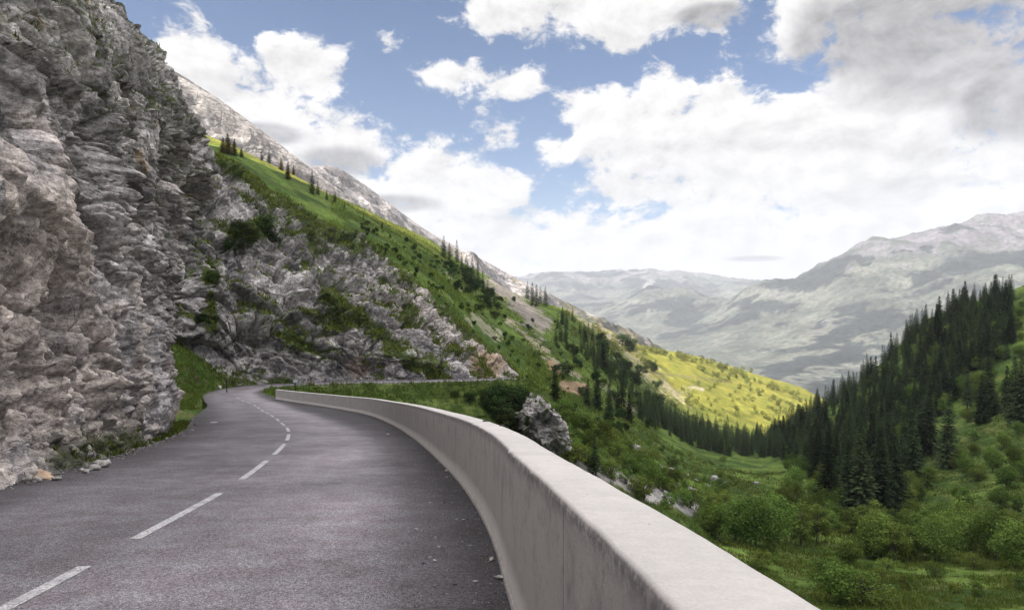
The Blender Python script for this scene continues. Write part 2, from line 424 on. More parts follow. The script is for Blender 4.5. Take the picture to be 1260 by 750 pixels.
# end cap towards the bend, fan of quads down the profile
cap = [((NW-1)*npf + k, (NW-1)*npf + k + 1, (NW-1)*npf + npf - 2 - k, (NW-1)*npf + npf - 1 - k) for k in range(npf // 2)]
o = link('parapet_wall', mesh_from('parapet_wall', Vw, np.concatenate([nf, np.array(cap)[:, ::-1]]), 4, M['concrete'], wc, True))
tag(o, 'long low pale concrete parapet curving along the outer edge of the road', 'parapet wall')

# ------------------------------------------------------------------ terrain function, in (x/y, log y)
cols = {  # direction column: [(distance, picture height of the ground there)]
 -250: [(60,500),(90,470),(110,380),(150,330),(300,150),(450,60),(700,0),(1100,-40),(1600,200),(2100,400)],
 -50: [(60,505),(90,475),(110,400),(150,330),(300,200),(450,120),(700,90),(1100,240),(1600,380),(2100,460)],
 120: [(60,520),(90,485),(108,430),(150,320),(300,200),(450,160),(700,160),(1100,300),(1600,400),(2100,460)],
 215: [(60,526),(88,500),(96,478),(104,440),(112,425),(132,400),(146,225),(160,212),(180,203),(220,196),(300,180),(450,166),(560,172),(700,230),(1100,340),(1600,420),(2100,470)],
 250: [(60,528),(92,498),(100,484),(108,455),(116,445),(140,380),(155,215),(170,206),(190,200),(230,195),(300,188),(450,172),(520,170),(640,210),(1100,370),(1600,420),(2100,450)],
 280: [(60,530),(95,500),(108,490),(118,468),(128,462),(150,330),(162,228),(178,216),(195,210),(240,203),(300,196),(450,182),(520,180),(640,212),(1100,370),(1600,420),(2100,450)],
 330: [(60,532),(85,520),(110,500),(124,478),(134,466),(160,340),(174,252),(190,243),(208,238),(250,230),(300,222),(450,204),(520,202),(640,232),(1100,370),(1600,420),(2100,450)],
 400: [(62,545),(85,560),(105,510),(121,488),(131,474),(140,460),(176,360),(190,292),(206,284),(225,278),(260,266),(300,256),(430,240),(520,236),(640,262),(1100,400),(1600,450),(2100,480)],
 450: [(62,580),(85,580),(105,525),(122,490),(136,474),(145,462),(186,380),(200,324),(215,314),(235,305),(265,294),(300,284),(430,266),(560,260),(680,288),(1100,420),(1600,470),(2100,500)],
 500: [(62,620),(85,600),(105,540),(126,498),(141,474),(150,465),(192,400),(206,352),(222,342),(245,330),(300,312),(430,295),(600,283),(740,306),(1100,430),(1600,480),(2100,510)],
 550: [(62,660),(85,620),(105,560),(128,510),(150,474),(160,466),(194,425),(206,392),(300,350),(430,330),(620,312),(760,334),(1100,450),(1600,500),(2100,530)],
 600: [(62,690),(85,640),(105,580),(130,530),(160,474),(172,468),(192,452),(206,438),(300,396),(450,366),(650,342),(800,360),(1100,460),(1600,510),(2100,540)],
 640: [(62,720),(85,660),(105,600),(130,555),(165,480),(180,470),(200,462),(250,445),(330,415),(480,384),(660,364),(800,378),(1100,470),(1600,520),(2100,550)],
 680: [(62,745),(85,690),(110,620),(140,572),(175,510),(210,492),(270,468),(360,430),(500,400),(680,378),(850,380),(1200,425),(2100,480)],
 720: [(62,770),(85,720),(110,650),(150,590),(200,535),(270,500),(360,462),(500,428),(700,404),(900,396),(1250,398),(1600,430)],
 760: [(62,790),(85,745),(110,690),(150,625),(200,575),(300,515),(420,478),(560,452),(750,432),(950,422),(1300,413),(1600,436)],
 800: [(62,810),(85,765),(112,705),(150,650),(200,598),(300,545),(420,512),(560,494),(750,478),(900,462),(1100,444),(1350,428),(1600,450)],
 850: [(62,830),(90,765),(115,712),(150,665),(200,618),(300,568),(420,545),(560,532),(700,522),(820,510),(950,486),(1150,455),(1400,437),(1700,475)],
 900: [(62,840),(90,775),(115,722),(150,672),(200,632),(300,584),(420,560),(560,547),(700,538),(800,530),(900,515),(1050,492),(1250,466),(1450,450),(1750,490)],
 945: [(62,850),(90,785),(112,735),(150,680),(200,642),(300,592),(420,566),(540,552),(650,546),(780,545),(880,535),(1050,505),(1250,482),(1450,464),(1750,500)],
 990: [(62,860),(90,785),(112,738),(150,690),(200,648),(260,612),(350,572),(450,540),(540,518),(620,514),(760,550),(950,530),(1250,497),(1450,478),(1750,505)],
 1050: [(62,860),(90,785),(112,738),(150,690),(200,652),(250,622),(320,575),(400,535),(480,494),(560,476),(680,510),(900,540),(1400,510),(1750,520)],
 1130: [(62,860),(90,785),(110,738),(150,690),(190,660),(230,630),(300,570),(380,510),(460,440),(540,402),(640,430),(900,520),(1400,520)],
 1200: [(62,855),(90,780),(110,736),(150,690),(180,664),(220,625),(290,560),(370,490),(450,420),(560,370),(660,395),(900,480),(1400,520)],
 1262: [(62,850),(90,775),(110,732),(150,686),(175,660),(210,622),(280,545),(360,465),(440,402),(560,352),(700,385),(900,440),(1400,510)],
 1400: [(62,830),(90,765),(110,725),(150,670),(200,610),(280,510),(360,425),(450,360),(600,290),(800,310),(1200,430)],
 1700: [(62,800),(90,740),(120,700),(150,640),(200,570),(280,450),(400,330),(600,210),(900,250),(1400,400)],
}
C_, T_ = [], []
for px, L in cols.items():
    for d, py in L:
        C_.append(((px - HX) / F * 3.2, math.log(d))); T_.append((HY - py) / F)
C_ = np.array(C_); T_ = np.array(T_)
def kern(a, b): 
    r2 = ((a[:, None, :] - b[None, :, :])**2).sum(-1); return np.sqrt(r2 + .012)
K = kern(C_, C_); n_ = len(C_)
Pm = np.column_stack([np.ones(n_), C_])
A_ = np.block([[K - 2e-3 * np.eye(n_), Pm], [Pm.T, np.zeros((3, 3))]])
W_ = np.linalg.solve(A_, np.concatenate([T_, np.zeros(3)]))
def Tfun(u, ld):
    out = np.zeros(u.shape); q = np.column_stack([u.ravel() * 3.2, ld.ravel()]); r = out.ravel()
    for k in range(0, len(q), 20000):
        c = q[k:k+20000]; r[k:k+20000] = kern(c, C_) @ W_[:n_] + W_[n_] + c @ W_[n_+1:]
    return r.reshape(u.shape)
# coarse solve, then fine bilinear lookup
NU, ND = 1150, 760
GU = np.linspace(-1.05, 1.45, NU); GL = np.linspace(math.log(3.), math.log(2100.), ND); GD = np.exp(GL)
cu = np.linspace(-1.05, 1.45, 260); cl = np.linspace(math.log(50.), GL[-1], 230)
TT = Tfun(*np.meshgrid(cu, cl, indexing='ij'))
def bil(Tg, gu, gl, u, l):
    a = np.clip((u - gu[0]) / (gu[1] - gu[0]), 0, len(gu) - 1.001); b = np.clip((l - gl[0]) / (gl[1] - gl[0]), 0, len(gl) - 1.001)
    i = a.astype(int); j = b.astype(int); fa = a - i; fb = b - j
    return Tg[i, j]*(1-fa)*(1-fb) + Tg[i+1, j]*fa*(1-fb) + Tg[i, j+1]*(1-fa)*fb + Tg[i+1, j+1]*fa*fb
UU, LL = np.meshgrid(GU, GL, indexing='ij'); DD = np.exp(LL)
XX = UU * DD
ZZ = bil(TT, cu, cl, UU, LL) * DD
# near bank below the parapet
def wall_near(x, y):
    sh = x.shape; x = x.ravel(); y = y.ravel(); best = np.full(x.shape, 1e9); bi = np.zeros(x.shape, int)
    for k in range(0, NW, 6):
        d = (x - WP[k, 0])**2 + (y - WP[k, 1])**2; m = d < best; best[m] = d[m]; bi[m] = k
    off = (x - WP[bi, 0]) * WN[bi, 0] + (y - WP[bi, 1]) * WN[bi, 1]
    return bi.reshape(sh), off.reshape(sh), np.sqrt(best).reshape(sh)
near = DD < 110
wi, wo, wd = wall_near(XX[near], DD[near])
bank = WZ[wi] - .35 - np.where(wo > 0, np.clip(wd - .5, 0, 60) * .82, 0)
zz = ZZ[near]; b_ = sstep(58, 92, DD[near])
ZZ[near] = bank * (1 - b_) + zz * b_
# relief
P3 = np.stack([XX, DD, ZZ], -1)
amp = np.clip(DD / 900, .05, 1)
rel = fbm(P3 / 70., 4, 21) * 3.2 * np.clip((DD - 70) / 250, 0, 1) + fbm(P3 / 14., 4, 31) * .9 * np.clip((DD - 60) / 120, .15, 1) + fbm(P3 / 3.5, 3, 41) * .28
ZZ = ZZ + rel
# keep it under the road
nr = (DD < 200) & (np.abs(XX) < 60)
ri, ro, rd = road_near(XX[nr], DD[nr])
zr = road_pt(ri.ravel(), np.clip(ro.ravel(), -6, 7))[:, 2].reshape(ri.shape)
lim = np.where(ro < 0, HL[ri], HR[ri]) + .15
inside = np.abs(rd) < lim
soft = np.clip((np.abs(rd) - lim) / 2.5, 0, 1)
znew = np.where(inside, np.minimum(ZZ[nr], zr - .14), np.where(np.abs(rd) < lim + 2.5, np.minimum(ZZ[nr], (zr - .1) * (1 - soft) + ZZ[nr] * soft + .0), ZZ[nr]))
# beside the road the bank never stands below the asphalt edge by much on the outside
fill = (rd < lim + 45.0) & (~inside) & (DD[nr] > 86)
znew = np.where(fill, np.maximum(znew, zr - .07 - .80 * np.clip(rd - lim, 0, 99)), znew)
ZZ[nr] = znew
PYG = HY - F * ZZ / DD                          # picture height of each ground vertex
PXG = HX + F * UU
def zterr(x, y): return bil(ZZ, GU, GL, np.asarray(x) / np.asarray(y), np.log(np.asarray(y)))
def hit(px, py, dmin=62.):                      # first ground point seen in a direction
    u = (px - HX) / F; i = int(np.clip(round((u - GU[0]) / (GU[1] - GU[0])), 0, NU - 1))
    k0 = np.searchsorted(GD, dmin); w = np.nonzero(PYG[i, k0:] <= py)[0]
    if not len(w): return None
    d = GD[k0 + w[0]]; return np.array([u * d, d, ZZ[i, k0 + w[0]]])

def polyd(px, py, pts):                         # distance to a polyline
    best = np.full(px.shape, 1e9)
    for (a, b) in zip(pts[:-1], pts[1:]):
        a = np.array(a, float); b = np.array(b, float); v = b - a
        t = np.clip(((px - a[0]) * v[0] + (py - a[1]) * v[1]) / (v @ v), 0, 1)
        best = np.minimum(best, np.hypot(px - a[0] - t * v[0], py - a[1] - t * v[1]))
    return best
# colours of the ground itself
g1 = fbm(P3 / 26., 4, 51); g2 = fbm(P3 / 6., 3, 61); g3 = fbm(P3 / 110., 3, 71)
grass = mixc((.044, .075, .017), (.096, .142, .029), sstep(-.35, .4, g1 + .5 * g2))
grass = mixc(grass, (.115, .120, .040), sstep(.1, .6, g2 + .4 * g3) * .6)
# drier meadow further down the valley
dry = sstep(700, 1000, DD) * sstep(-.15, .1, UU) + sstep(400, 520, DD) * (1 - sstep(-.2, -.05, UU))
grass = mixc(grass, (.205, .190, .036), np.clip(dry, 0, 1) * (.75 + .25 * np.clip(g1 * 2, -1, 1)))
nrm = grid_normals(np.stack([XX, DD, ZZ], -1)); steep = 1 - np.abs(nrm[..., 2])
rockc = mixc((.24, .225, .215), (.38, .35, .34), sstep(-.4, .4, g2))
col = grass
wj = g2 * 7 + g1 * 5
BARE = np.zeros_like(DD)
def feature(pts, w, c, d0, d1, k=1.0, rag=1.0):
    global col
    dd = polyd(PXG, PYG, pts) + wj * rag * min(1, w / 6)
    m = (1 - sstep(w * .6, w * 1.1, dd)) * ((DD > d0) & (DD < d1)) * k
    BARE[:] = np.maximum(BARE, m)
    col = mixc(col, c, m)
feature([(606,342),(640,374),(668,400)], 12, (.28, .235, .22), 330, 800, .8, 1.6)
feature([(690,352),(730,395),(765,420)], 8, (.28, .24, .20), 500, 1200, .7, 2.6)
feature([(552,341),(568,358)], 2.5, (.36, .33, .24), 250, 800, .62, 2.6)
feature([(581,390),(612,414)], 3, (.33, .30, .22), 180, 700, .62, 2.6)
feature([(626,393),(645,412),(683,444),(712,462)], 2.5, (.32, .27, .20), 180, 700, .75, 2.6)
feature([(676,447),(686,457)], 5, (.28, .19, .12), 180, 700, .95, .5)
feature([(694,474),(718,478)], 7, (.26, .185, .12), 180, 700, .95, .5)
feature([(652,512),(690,545),(740,580),(800,605),(850,622)], 9, (.30, .28, .265), 90, 420, 1., .7)
feature([(735,470),(775,500),(830,530)], 4, (.22, .20, .14), 300, 900, .6)
feature([(765,425),(790,455),(840,490)], 5, (.34, .29, .20), 500, 1200, .7, 2.6)
feature([(850,476),(864,479)], 2.2, (.34, .30, .22), 700, 1700, .7)
feature([(780,455),(900,470)], 1.5, (.12, .10, .06), 800, 1700, .6, .3)
col = mixc(col, rockc, sstep(.42, .62, steep + .25 * g2) * (DD > 130))
col = mixc(col, mixc((.11, .085, .05), (.17, .12, .085), sstep(-.3, .3, g2)), sstep(.0, .35, fbm(P3 / 2.2, 3, 99) + .25 * g2) * (DD < 125) * (UU < -.36) * .75)
okf = XX * 0 + 1
tag(grid_obj('ground', np.stack([XX, DD, ZZ], -1), M['ground'], col, flip=False), kind='structure')

# ------------------------------------------------------------------ rock surfaces
NB = np.array([.36, .40, .84]); NB /= np.linalg.norm(NB)
B1 = np.cross(NB, [1, 0, 0]); B1 /= np.linalg.norm(B1); B2 = np.cross(NB, B1)
def rock_disp(p, k, seed, nb=None):             # k = size of the blocks
    n_b = NB if nb is None else np.array(nb) / np.linalg.norm(nb)
    b1 = np.cross(n_b, [1, 0, 0]); b1 /= np.linalg.norm(b1); b2 = np.cross(n_b, b1)
    wv = np.stack([fbm(p / (4 * k), 3, seed + 1), fbm(p / (4 * k), 3, seed + 2), fbm(p / (4 * k), 3, seed + 3)], -1) * .38 * k
    q = p + wv
    a, b, c = q @ n_b, q @ b1, q @ b2
    big = fbm(p / (9 * k), 3, seed + 4)
    mod = .55 + .9 * sstep(-.35, .35, fbm(p / (6 * k), 2, seed + 15))      # some faces are whole, others shattered
    f1, f2, h, dv = voronoi(np.stack([a / (1.8 * k), b / (4.4 * k), c / (3.2 * k)], -1), seed + 5)
    r = hv(h, 1); d1 = r[..., 0] * .42 + (dv * hv(h, 2)).sum(-1) * 1.3; cr1 = 1 - sstep(0, .07, f2 - f1)
    f1, f2, h, dv = voronoi(np.stack([a / (.78 * k), b / (1.7 * k), c / (1.2 * k)], -1), seed + 6)
    r = hv(h, 3); d2 = r[..., 0] * .35 + (dv * hv(h, 4)).sum(-1) * 1.3; cr2 = 1 - sstep(0, .09, f2 - f1)
    f1, f2, h, dv = voronoi(np.stack([a / (.25 * k), b / (.52 * k), c / (.42 * k)], -1), seed + 7)
    r = hv(h, 5); d3 = r[..., 0] * .35 + (dv * hv(h, 6)).sum(-1) * 1.2; cr3 = 1 - sstep(0, .1, f2 - f1)
    saw = np.mod(a / (2.3 * k) + .45 * big, 1.0); saw = np.where(saw < .82, saw / .82, (1 - saw) / .18)
    saw2 = np.mod(a / (.8 * k) + .6 * big + .3, 1.0); saw2 = np.where(saw2 < .8, saw2 / .8, (1 - saw2) / .2)
    jn = 1 - np.abs(perlin(q / k * np.array([.30, .30, .09]), seed + 12)) * 2.2; joint = sstep(.86, 1.0, jn)
    cave = sstep(.20, .5, perlin(p / (4.6 * k), seed + 8)) + .45 * sstep(.22, .5, perlin(q / (1.7 * k), seed + 9))
    pit = sstep(.12, .5, perlin(np.stack([a / (.55 * k), b / (1.2 * k), c / (1.1 * k)], -1), seed + 13)) * .34 + sstep(.1, .5, perlin(np.stack([a / (.2 * k), b / (.42 * k), c / (.4 * k)], -1), seed + 14)) * .15
    d = -k * pit * mod + k * (1.15 * big + 0.66 * d1 + .40 * mod * d2 + .19 * mod * d3 + .30 * saw + .12 * saw2 * mod - 1.15 * cave - .5 * joint - .34 * cr1 - .17 * cr2 * mod - .05 * cr3 * mod + .10 * fbm(p / (.5 * k), 3, seed + 10))
    tone = r[..., 1] * .09 + hv(h, 8)[..., 0] * .05
    return d, dict(cave=cave, tone=tone, big=big, saw=saw, cr=cr1, a=a, b=b, c=c)

def rock_col(p, info, seed, k):
    n = fbm(p / (3. * k), 4, seed + 20); n2 = fbm(p / (.8 * k), 3, seed + 24)
    c = mixc((.29, .266, .262), (.53, .488, .475), sstep(-.5, .5, n + .5 * n2))
    c = c * (1 + info['tone'])[..., None]
    return c, n, n2

# --- near cliff
CB = np.array([(-10,-60),(-8.9,-30),(-8.4,-14),(-8.0,-4),(-7.9,3),(-7.95,8),(-8.25,11.2),(-8.85,13.2),(-9.65,16.6),(-11.2,22),(-13.9,29),(-17.2,36.5),(-19.0,40),(-20.6,42.5),(-23.2,45.5),(-27.5,48.5),(-34,51),(-44,53.5),(-60,56)], float)
_cs = np.concatenate([[0], np.cumsum(np.linalg.norm(np.diff(CB, axis=0), axis=1))])
s11 = np.interp(8, CB[:, 1], _cs)
sc_ = np.concatenate([np.linspace(0, s11, 110, endpoint=False), np.linspace(s11, _cs[14], 900, endpoint=False), np.linspace(_cs[14], _cs[-1], 110)])
cb = spline(np.column_stack([_cs, CB]), sc_)
for _ in range(40): cb[1:-1] = .25 * cb[:-2] + .5 * cb[1:-1] + .25 * cb[2:]
ct = np.gradient(cb, sc_, axis=0); ct /= np.linalg.norm(ct, axis=1, keepdims=True)
cn = np.column_stack([-ct[:, 1], ct[:, 0]])     # away from the road
hh = np.concatenate([np.linspace(0, 20, 560, endpoint=False), np.linspace(20, 52, 260)])
hk = [-1, 0, 3, 6, 10, 14, 17, 20, 24, 28, 34, 42, 52]
s_end = [-.2, 0, .3, .2, -.7, -1.4, -.4, 2.4, 6.6, 11.2, 18.5, 28, 39]
s_mid = [-.3, 0, .6, 1.0, 1.3, 2.2, 4.4, 7.6, 12., 16.5, 23, 32, 43]
s_nea = [-.4, 0, .9, 2.0, 4.0, 7.0, 9.6, 12.4, 16.5, 21, 28, 38, 50]
end_w = sstep(22, 38, cb[:, 1])[:, None]; nea_w = (1 - sstep(11, 24, cb[:, 1]))[:, None]
sb = np.interp(hh, hk, s_mid)[None] * (1 - end_w) * (1 - nea_w) + np.interp(hh, hk, s_end)[None] * end_w + np.interp(hh, hk, s_nea)[None] * nea_w
back = sstep(_cs[14], _cs[-1], sc_)[:, None]
sb = sb + back * np.linspace(0, 6, len(hh))[None] * 0
czb = zprof(cb[:, 1])
CP = np.stack([cb[:, 0, None] + cn[:, 0, None] * sb, cb[:, 1, None] + cn[:, 1, None] * sb, czb[:, None] - .4 + np.broadcast_to(hh, sb.shape)], -1)
n0 = grid_normals(CP); 
if n0[400, 100, 0] < 0: n0 = -n0
dsp, info = rock_disp(CP, 1.0, 100)
# vertical ribs low down
rib = ridged(CP * np.array([1.0, 1.0, .17]), 4, 140) * 1.25 + .9 * fbm(CP / .42, 3, 145) - .8 * sstep(.1, .5, perlin(CP * np.array([2.6, 2.6, 1.3]), 147))
low = 1 - sstep(4.5, 8.5, hh)[None]
dsp = dsp * (1 - .5 * low) + low * (.34 * rib - .25)
but = sstep(19.0, 17.0, cb[:, 1, None] + .9 * fbm(CP / 2.5, 3, 149)) * sstep(3.6, 5.2, hh)[None] * (1 - sstep(9.5, 13, hh))[None]
dsp = dsp * (1 - .45 * but) + 1.25 * but
foot = sstep(0, 2.2, hh)[None]
upper = sstep(9, 17, hh)[None] * (1 - .35 * end_w)
lay = np.mod(info['a'] / .55 + .8 * info['big'], 1.0); lay = np.where(lay < .75, lay / .75, (1 - lay) / .25)
dsp = dsp * (1 - .55 * upper) + upper * (.20 * lay + .22 * ridged(np.stack([info['a'] / .9, info['b'] / 6, info['c'] / 6], -1), 4, 155) - .2)
dsp = dsp * (.25 + .75 * foot) + (1 - foot) * .1
NC = CP + n0 * dsp[..., None] * .95
# never over the asphalt
nn = grid_normals(NC)
if nn[400, 100, 0] < 0: nn = -nn
c, nA, nB = rock_col(CP, info, 200, 1.0); c = c * 1.26
brown = low * sstep(-.35, .35, nA + .4 * nB) + .35 * sstep(.15, .5, fbm(CP / 5., 3, 231))
c = mixc(c, (.40, .32, .255), np.clip(brown, 0, 1) * .58)
c = mixc(c, (.56, .475, .42), but * sstep(-.3, .3, nA) * .7)
orange = sstep(.38, .62, fbm(CP / 3.1, 3, 251)) * (1 - low)
c = mixc(c, (.42, .27, .13), orange * .6)
stain = sstep(.12, .45, fbm(CP * np.array([.55, .55, .12]), 4, 261)) * sstep(5, 9, hh)[None]
c = mixc(c, (.10, .095, .095), stain * .65)
veg = fbm(np.stack([info['a'] / 1.6, info['b'] / 5, info['c'] / 5], -1), 4, 271)
up2 = sstep(10, 15, hh)[None]
gm = sstep(.02, .22, veg + .09 * up2 + .45 * (nn[..., 2] - .35) + .10 * sstep(12, 22, hh)[None]) * sstep(.05, .4, nn[..., 2]) * sstep(6, 12, hh)[None]
gm = np.maximum(gm, (1 - sstep(.5, 1.3, hh + .6 * nB))[...] * sstep(-.1, .3, nA + .2) * (cb[:, 1] > 14)[:, None])
c = mixc(c, (.045, .062, .018), np.clip(gm, 0, 1) * .92)
o = grid_obj('rock_cliff', NC, M['rock'], c, smooth=True, flip=False)
tag(o, 'tall grey rock face overhanging the near left side of the road', 'cliff')
near_cliff = (NC, nn, gm)

# --- cliff across the bend
mc = np.array([(150,108,474,134,120),(215,111,470,140,158),(268,117,471,152,190),(300,119,472,160,208),(330,122,472,166,231),(365,125,472,174,252),(400,129.5,471,182,272),(450,136,471,192,304),(500,141.5,471,197,340),(550,149,470,197,384),(590,157,469,193,420),(612,163,468,188,440),(628,170,467,184,456),(640,176,468,186,466)], float)
pxs = np.linspace(150, 640, 900); mcs = spline(mc, pxs); vv = np.linspace(-.03, 1.04, 460)
ub = (pxs - HX) / F
db, pb, dt, pt = mcs.T
prof_v = np.interp(vv, [-.03, 0, .12, .3, .5, .75, 1, 1.04], [-.03, 0, .03, .13, .32, .64, 1, 1.05])
rise_v = np.interp(vv, [-.03, 0, .12, .3, .5, .75, 1, 1.04], [-.05, 0, .20, .42, .60, .82, 1, 1.0])
d_ = db[:, None] + (dt - db)[:, None] * prof_v[None]
zb = (HY - pb) / F * db; zt = (HY - pt) / F * dt
z_ = zb[:, None] + (zt - zb)[:, None] * rise_v[None]
CP = np.stack([ub[:, None] * d_, d_, z_], -1)
n0 = grid_normals(CP)
if n0[400, 200, 1] > 0: n0 = -n0
dsp, info = rock_disp(CP, 3.0, 300, (.42, .18, .89))
edge = np.minimum(sstep(-.03, .12, vv), 1 - sstep(.9, 1.04, vv))[None] * sstep(640, 600, pxs)[:, None] if False else np.minimum(sstep(-.03, .12, vv), 1 - .8 * sstep(.88, 1.0, vv))[None]
edge = edge * (.35 + .65 * (1 - sstep(600, 640, pxs)))[:, None]
MC = CP + n0 * (dsp * edge * .85)[..., None]
MC[..., 2] -= (sstep(1.0, 1.04, vv) * 1.5)[None]
nn = grid_normals(MC)
if nn[400, 200, 2] < 0: nn = -nn
c, nA, nB = rock_col(CP, info, 400, 3.0)
slab = sstep(430, 520, pxs)[:, None] * sstep(.25, .5, vv)[None]
c = mixc(c, (.56, .49, .45), slab * .7)
pxm = HX + F * MC[..., 0] / MC[..., 1]; pym = HY - F * MC[..., 2] / MC[..., 1]
tan = (1 - sstep(.5, 1.0, np.hypot((pxm - 598) / 26, (pym - 448) / 30) + .5 * nB))
c = mixc(c, (.47, .33, .20), tan * .75)
tan2 = (1 - sstep(.5, 1.0, np.hypot((pxm - 440) / 18, (pym - 452) / 22) + .4 * nB))
c = mixc(c, (.40, .29, .22), tan2 * .7)
stain = sstep(.1, .4, fbm(CP * np.array([.2, .1, .05]), 4, 461)) * (1 - slab)
c = mixc(c, (.12, .115, .118), stain * .6)
veg = fbm(np.stack([info['a'] / 4, info['b'] / 13, info['c'] / 13], -1), 4, 471) + .5 * fbm(CP / 2.2, 3, 481)
gm = sstep(.05, .28, veg + .5 * (nn[..., 2] - .55))
for pts, w in (([(400,365),(450,395),(500,440),(552,472)], 11), ([(270,190),(330,235),(395,275),(440,300)], 15), ([(455,300),(510,350),(560,395),(605,432)], 6), ([(215,430),(245,455),(275,470)], 9), ([(470,345),(520,395),(560,430)], 3.5), ([(290,285),(320,280)], 16), ([(255,330),(262,400)], 8), ([(360,375),(420,400)], 7)):
    dd = polyd(pxm, pym, pts) + nB * 9 + nA * 9
    gm = np.maximum(gm, 1 - sstep(w * .5, w * 1.3, dd))
gm = np.maximum(gm, sstep(.93, .98, vv + .03 * nB))
c = mixc(c, mixc((.052, .082, .018), (.088, .125, .030), sstep(-.3, .4, nB)), np.clip(gm, 0, 1) * .95)
o = grid_obj('rock_cliff', MC, M['rock_mid'], c, smooth=True)
tag(o, 'broken grey cliff with grassy ledges beyond the bend in the road', 'cliff')
mid_cliff = (MC, nn, gm)

# --- boulders and outcrops: displaced balls
def ico(sub):
    import bmesh
    bm = bmesh.new(); bmesh.ops.create_icosphere(bm, subdivisions=sub, radius=1)
    V = np.array([v.co[:] for v in bm.verts]); Fa = np.array([[v.index for v in f.verts] for f in bm.faces]); bm.free(); return V, Fa
ICO = {k: ico(k) for k in (3, 4, 6)}
def boulder_mesh(name, size, mat, seed, sub=4, col=(.33, .31, .30), k=None, veg=0):
    V, Fa = ICO[sub]; size = np.asarray(size, float); k = k or min(size) * .6
    f1, f2, h, dv = voronoi(V * 1.1 + seed * 3.7, seed)
    r = (dv * hv(h, 2)).sum(-1) * .45 + hv(h, 1)[..., 0] * .13
    P = V * (1 + r + .22 * fbm(V * 1.3 + seed, 3, seed))[:, None] * size
    if sub >= 6:
        d, info = rock_disp(P + seed * 20., k, seed); P = P + V * d[:, None] * .8
    n = fbm(P / max(size) * 4, 4, seed + 1); cc = mixc(np.array(col) * .75, np.array(col) * 1.2, sstep(-.4, .4, n))
    if veg: cc = mixc(cc, (.045, .065, .018), sstep(.1, .4, fbm(P / max(size) * 3, 3, seed + 5) + veg * (V[:, 2] - .4)))
    return mesh_from(name, P, Fa, 3, mat, cc, sub >= 6)

p = hit(655, 505, 110.)
o = link('rock_outcrop', boulder_mesh('rock_outcrop', (3.6, 6.5, 5.6), M['rock_mid'], 5, 6, k=.8, veg=.35, col=(.40, .37, .355)))
d0 = 138.; q = at(664, 522, d0); o.location = q; o.rotation_euler = (0, math.radians(-32), .3)
tag(o, 'jagged grey rock outcrop standing out of the slope below the parapet', 'rock outcrop')

# ------------------------------------------------------------------ mountains behind
def mountain(name, ridge, H, ang, mat, seed, rel, colf, nu=420, nv=200, back=True):
    ridge = np.array([(r[0], r[1], r[2]) for r in ridge], float)
    px = np.linspace(ridge[0, 0], ridge[-1, 0], nu); R = spline(ridge, px)
    d, py = R[:, 1], R[:, 0]
    x = (px - HX) / F * d; z = (HY - py) / F * d
    v = np.concatenate([np.linspace(-.35, 0, 30, endpoint=False), np.linspace(0, 1, nv)])
    Hh = np.interp(px, ridge[:, 0], np.full(len(ridge), H) if np.ndim(H) == 0 else H)
    drop = np.abs(v)[None] * Hh[:, None]
    run = np.sign(v)[None] * drop / math.tan(math.radians(ang))
    P = np.stack([x[:, None] + 0 * run, d[:, None] - run, z[:, None] - drop], -1)
    q = P / rel
    dz = ridged(q * np.array([1., 1., .6]), 5, seed) * rel * .11 + fbm(q * 3, 4, seed + 3) * rel * .05
    fall = np.clip(np.abs(v) * 6, .03, 1)[None]
    P[..., 2] += dz * fall - .0
    P[..., 0] += fbm(q * 2, 3, seed + 8) * rel * .08 * fall
    return grid_obj(name, P, mat, colf(P, v), smooth=True)

def col_peak(P, v):
    n = fbm(P / 60., 4, 601); n2 = fbm(P * np.array([1, 1, .4]) / 22., 3, 611)
    c = mixc((.27, .245, .235), (.40, .365, .35), sstep(-.4, .5, n + .6 * n2))
    g = sstep(.0, .4, fbm(P / 70., 4, 621) + .9 * (v[None] - .62)); return mixc(c, (.10, .115, .045), g * .7)
o = mountain('rocky_mountain', [(60,-60,1050),(150,30,1120),(200,78,1160),(236,101,1180),(262,118,1190),(300,145,1200),(340,175,1215),(380,206,1230),(420,236,1250),(470,275,1280)], 330, 40, M['rock_far'], 60, 210, col_peak)
tag(o, kind='structure')
def col_r2(P, v):
    n = fbm(P / 150., 4, 701); n2 = fbm(P * np.array([1, 1, .4]) / 50., 3, 711)
    c = mixc((.225, .205, .205), (.36, .33, .325), sstep(-.4, .5, n + .6 * n2))
    px = HX + F * P[..., 0] / P[..., 1]
    g = sstep(.0, .45, fbm(P / 120., 4, 721) + .7 * (v[None] - .55) + sstep(640, 740, px) * .5)
    c = mixc(c, mixc((.12, .115, .05), (.19, .15, .07), sstep(-.3, .3, n2)), g * .85)
    f = sstep(.08, .3, fbm(P / 60., 4, 731) + .2) * sstep(660, 730, px); return mixc(c, (.045, .055, .028), f * .7)
o = mountain('rocky_mountain', [(330,230,1750),(365,212,1800),(388,205,1850),(412,206,1880),(440,222,1930),(480,251,2000),(520,281,2080),(560,303,2150),(600,323,2220),(640,345,2300),(684,365,2400),(702,374,2450),(757,402,2600),(784,415,2680),(808,429,2750),(850,475,2850),(900,530,2950)], [420]*8+[360]*4+[260]*3+[60]*2, 36, M['rock_far'], 66, 330, col_r2)
tag(o, kind='structure')

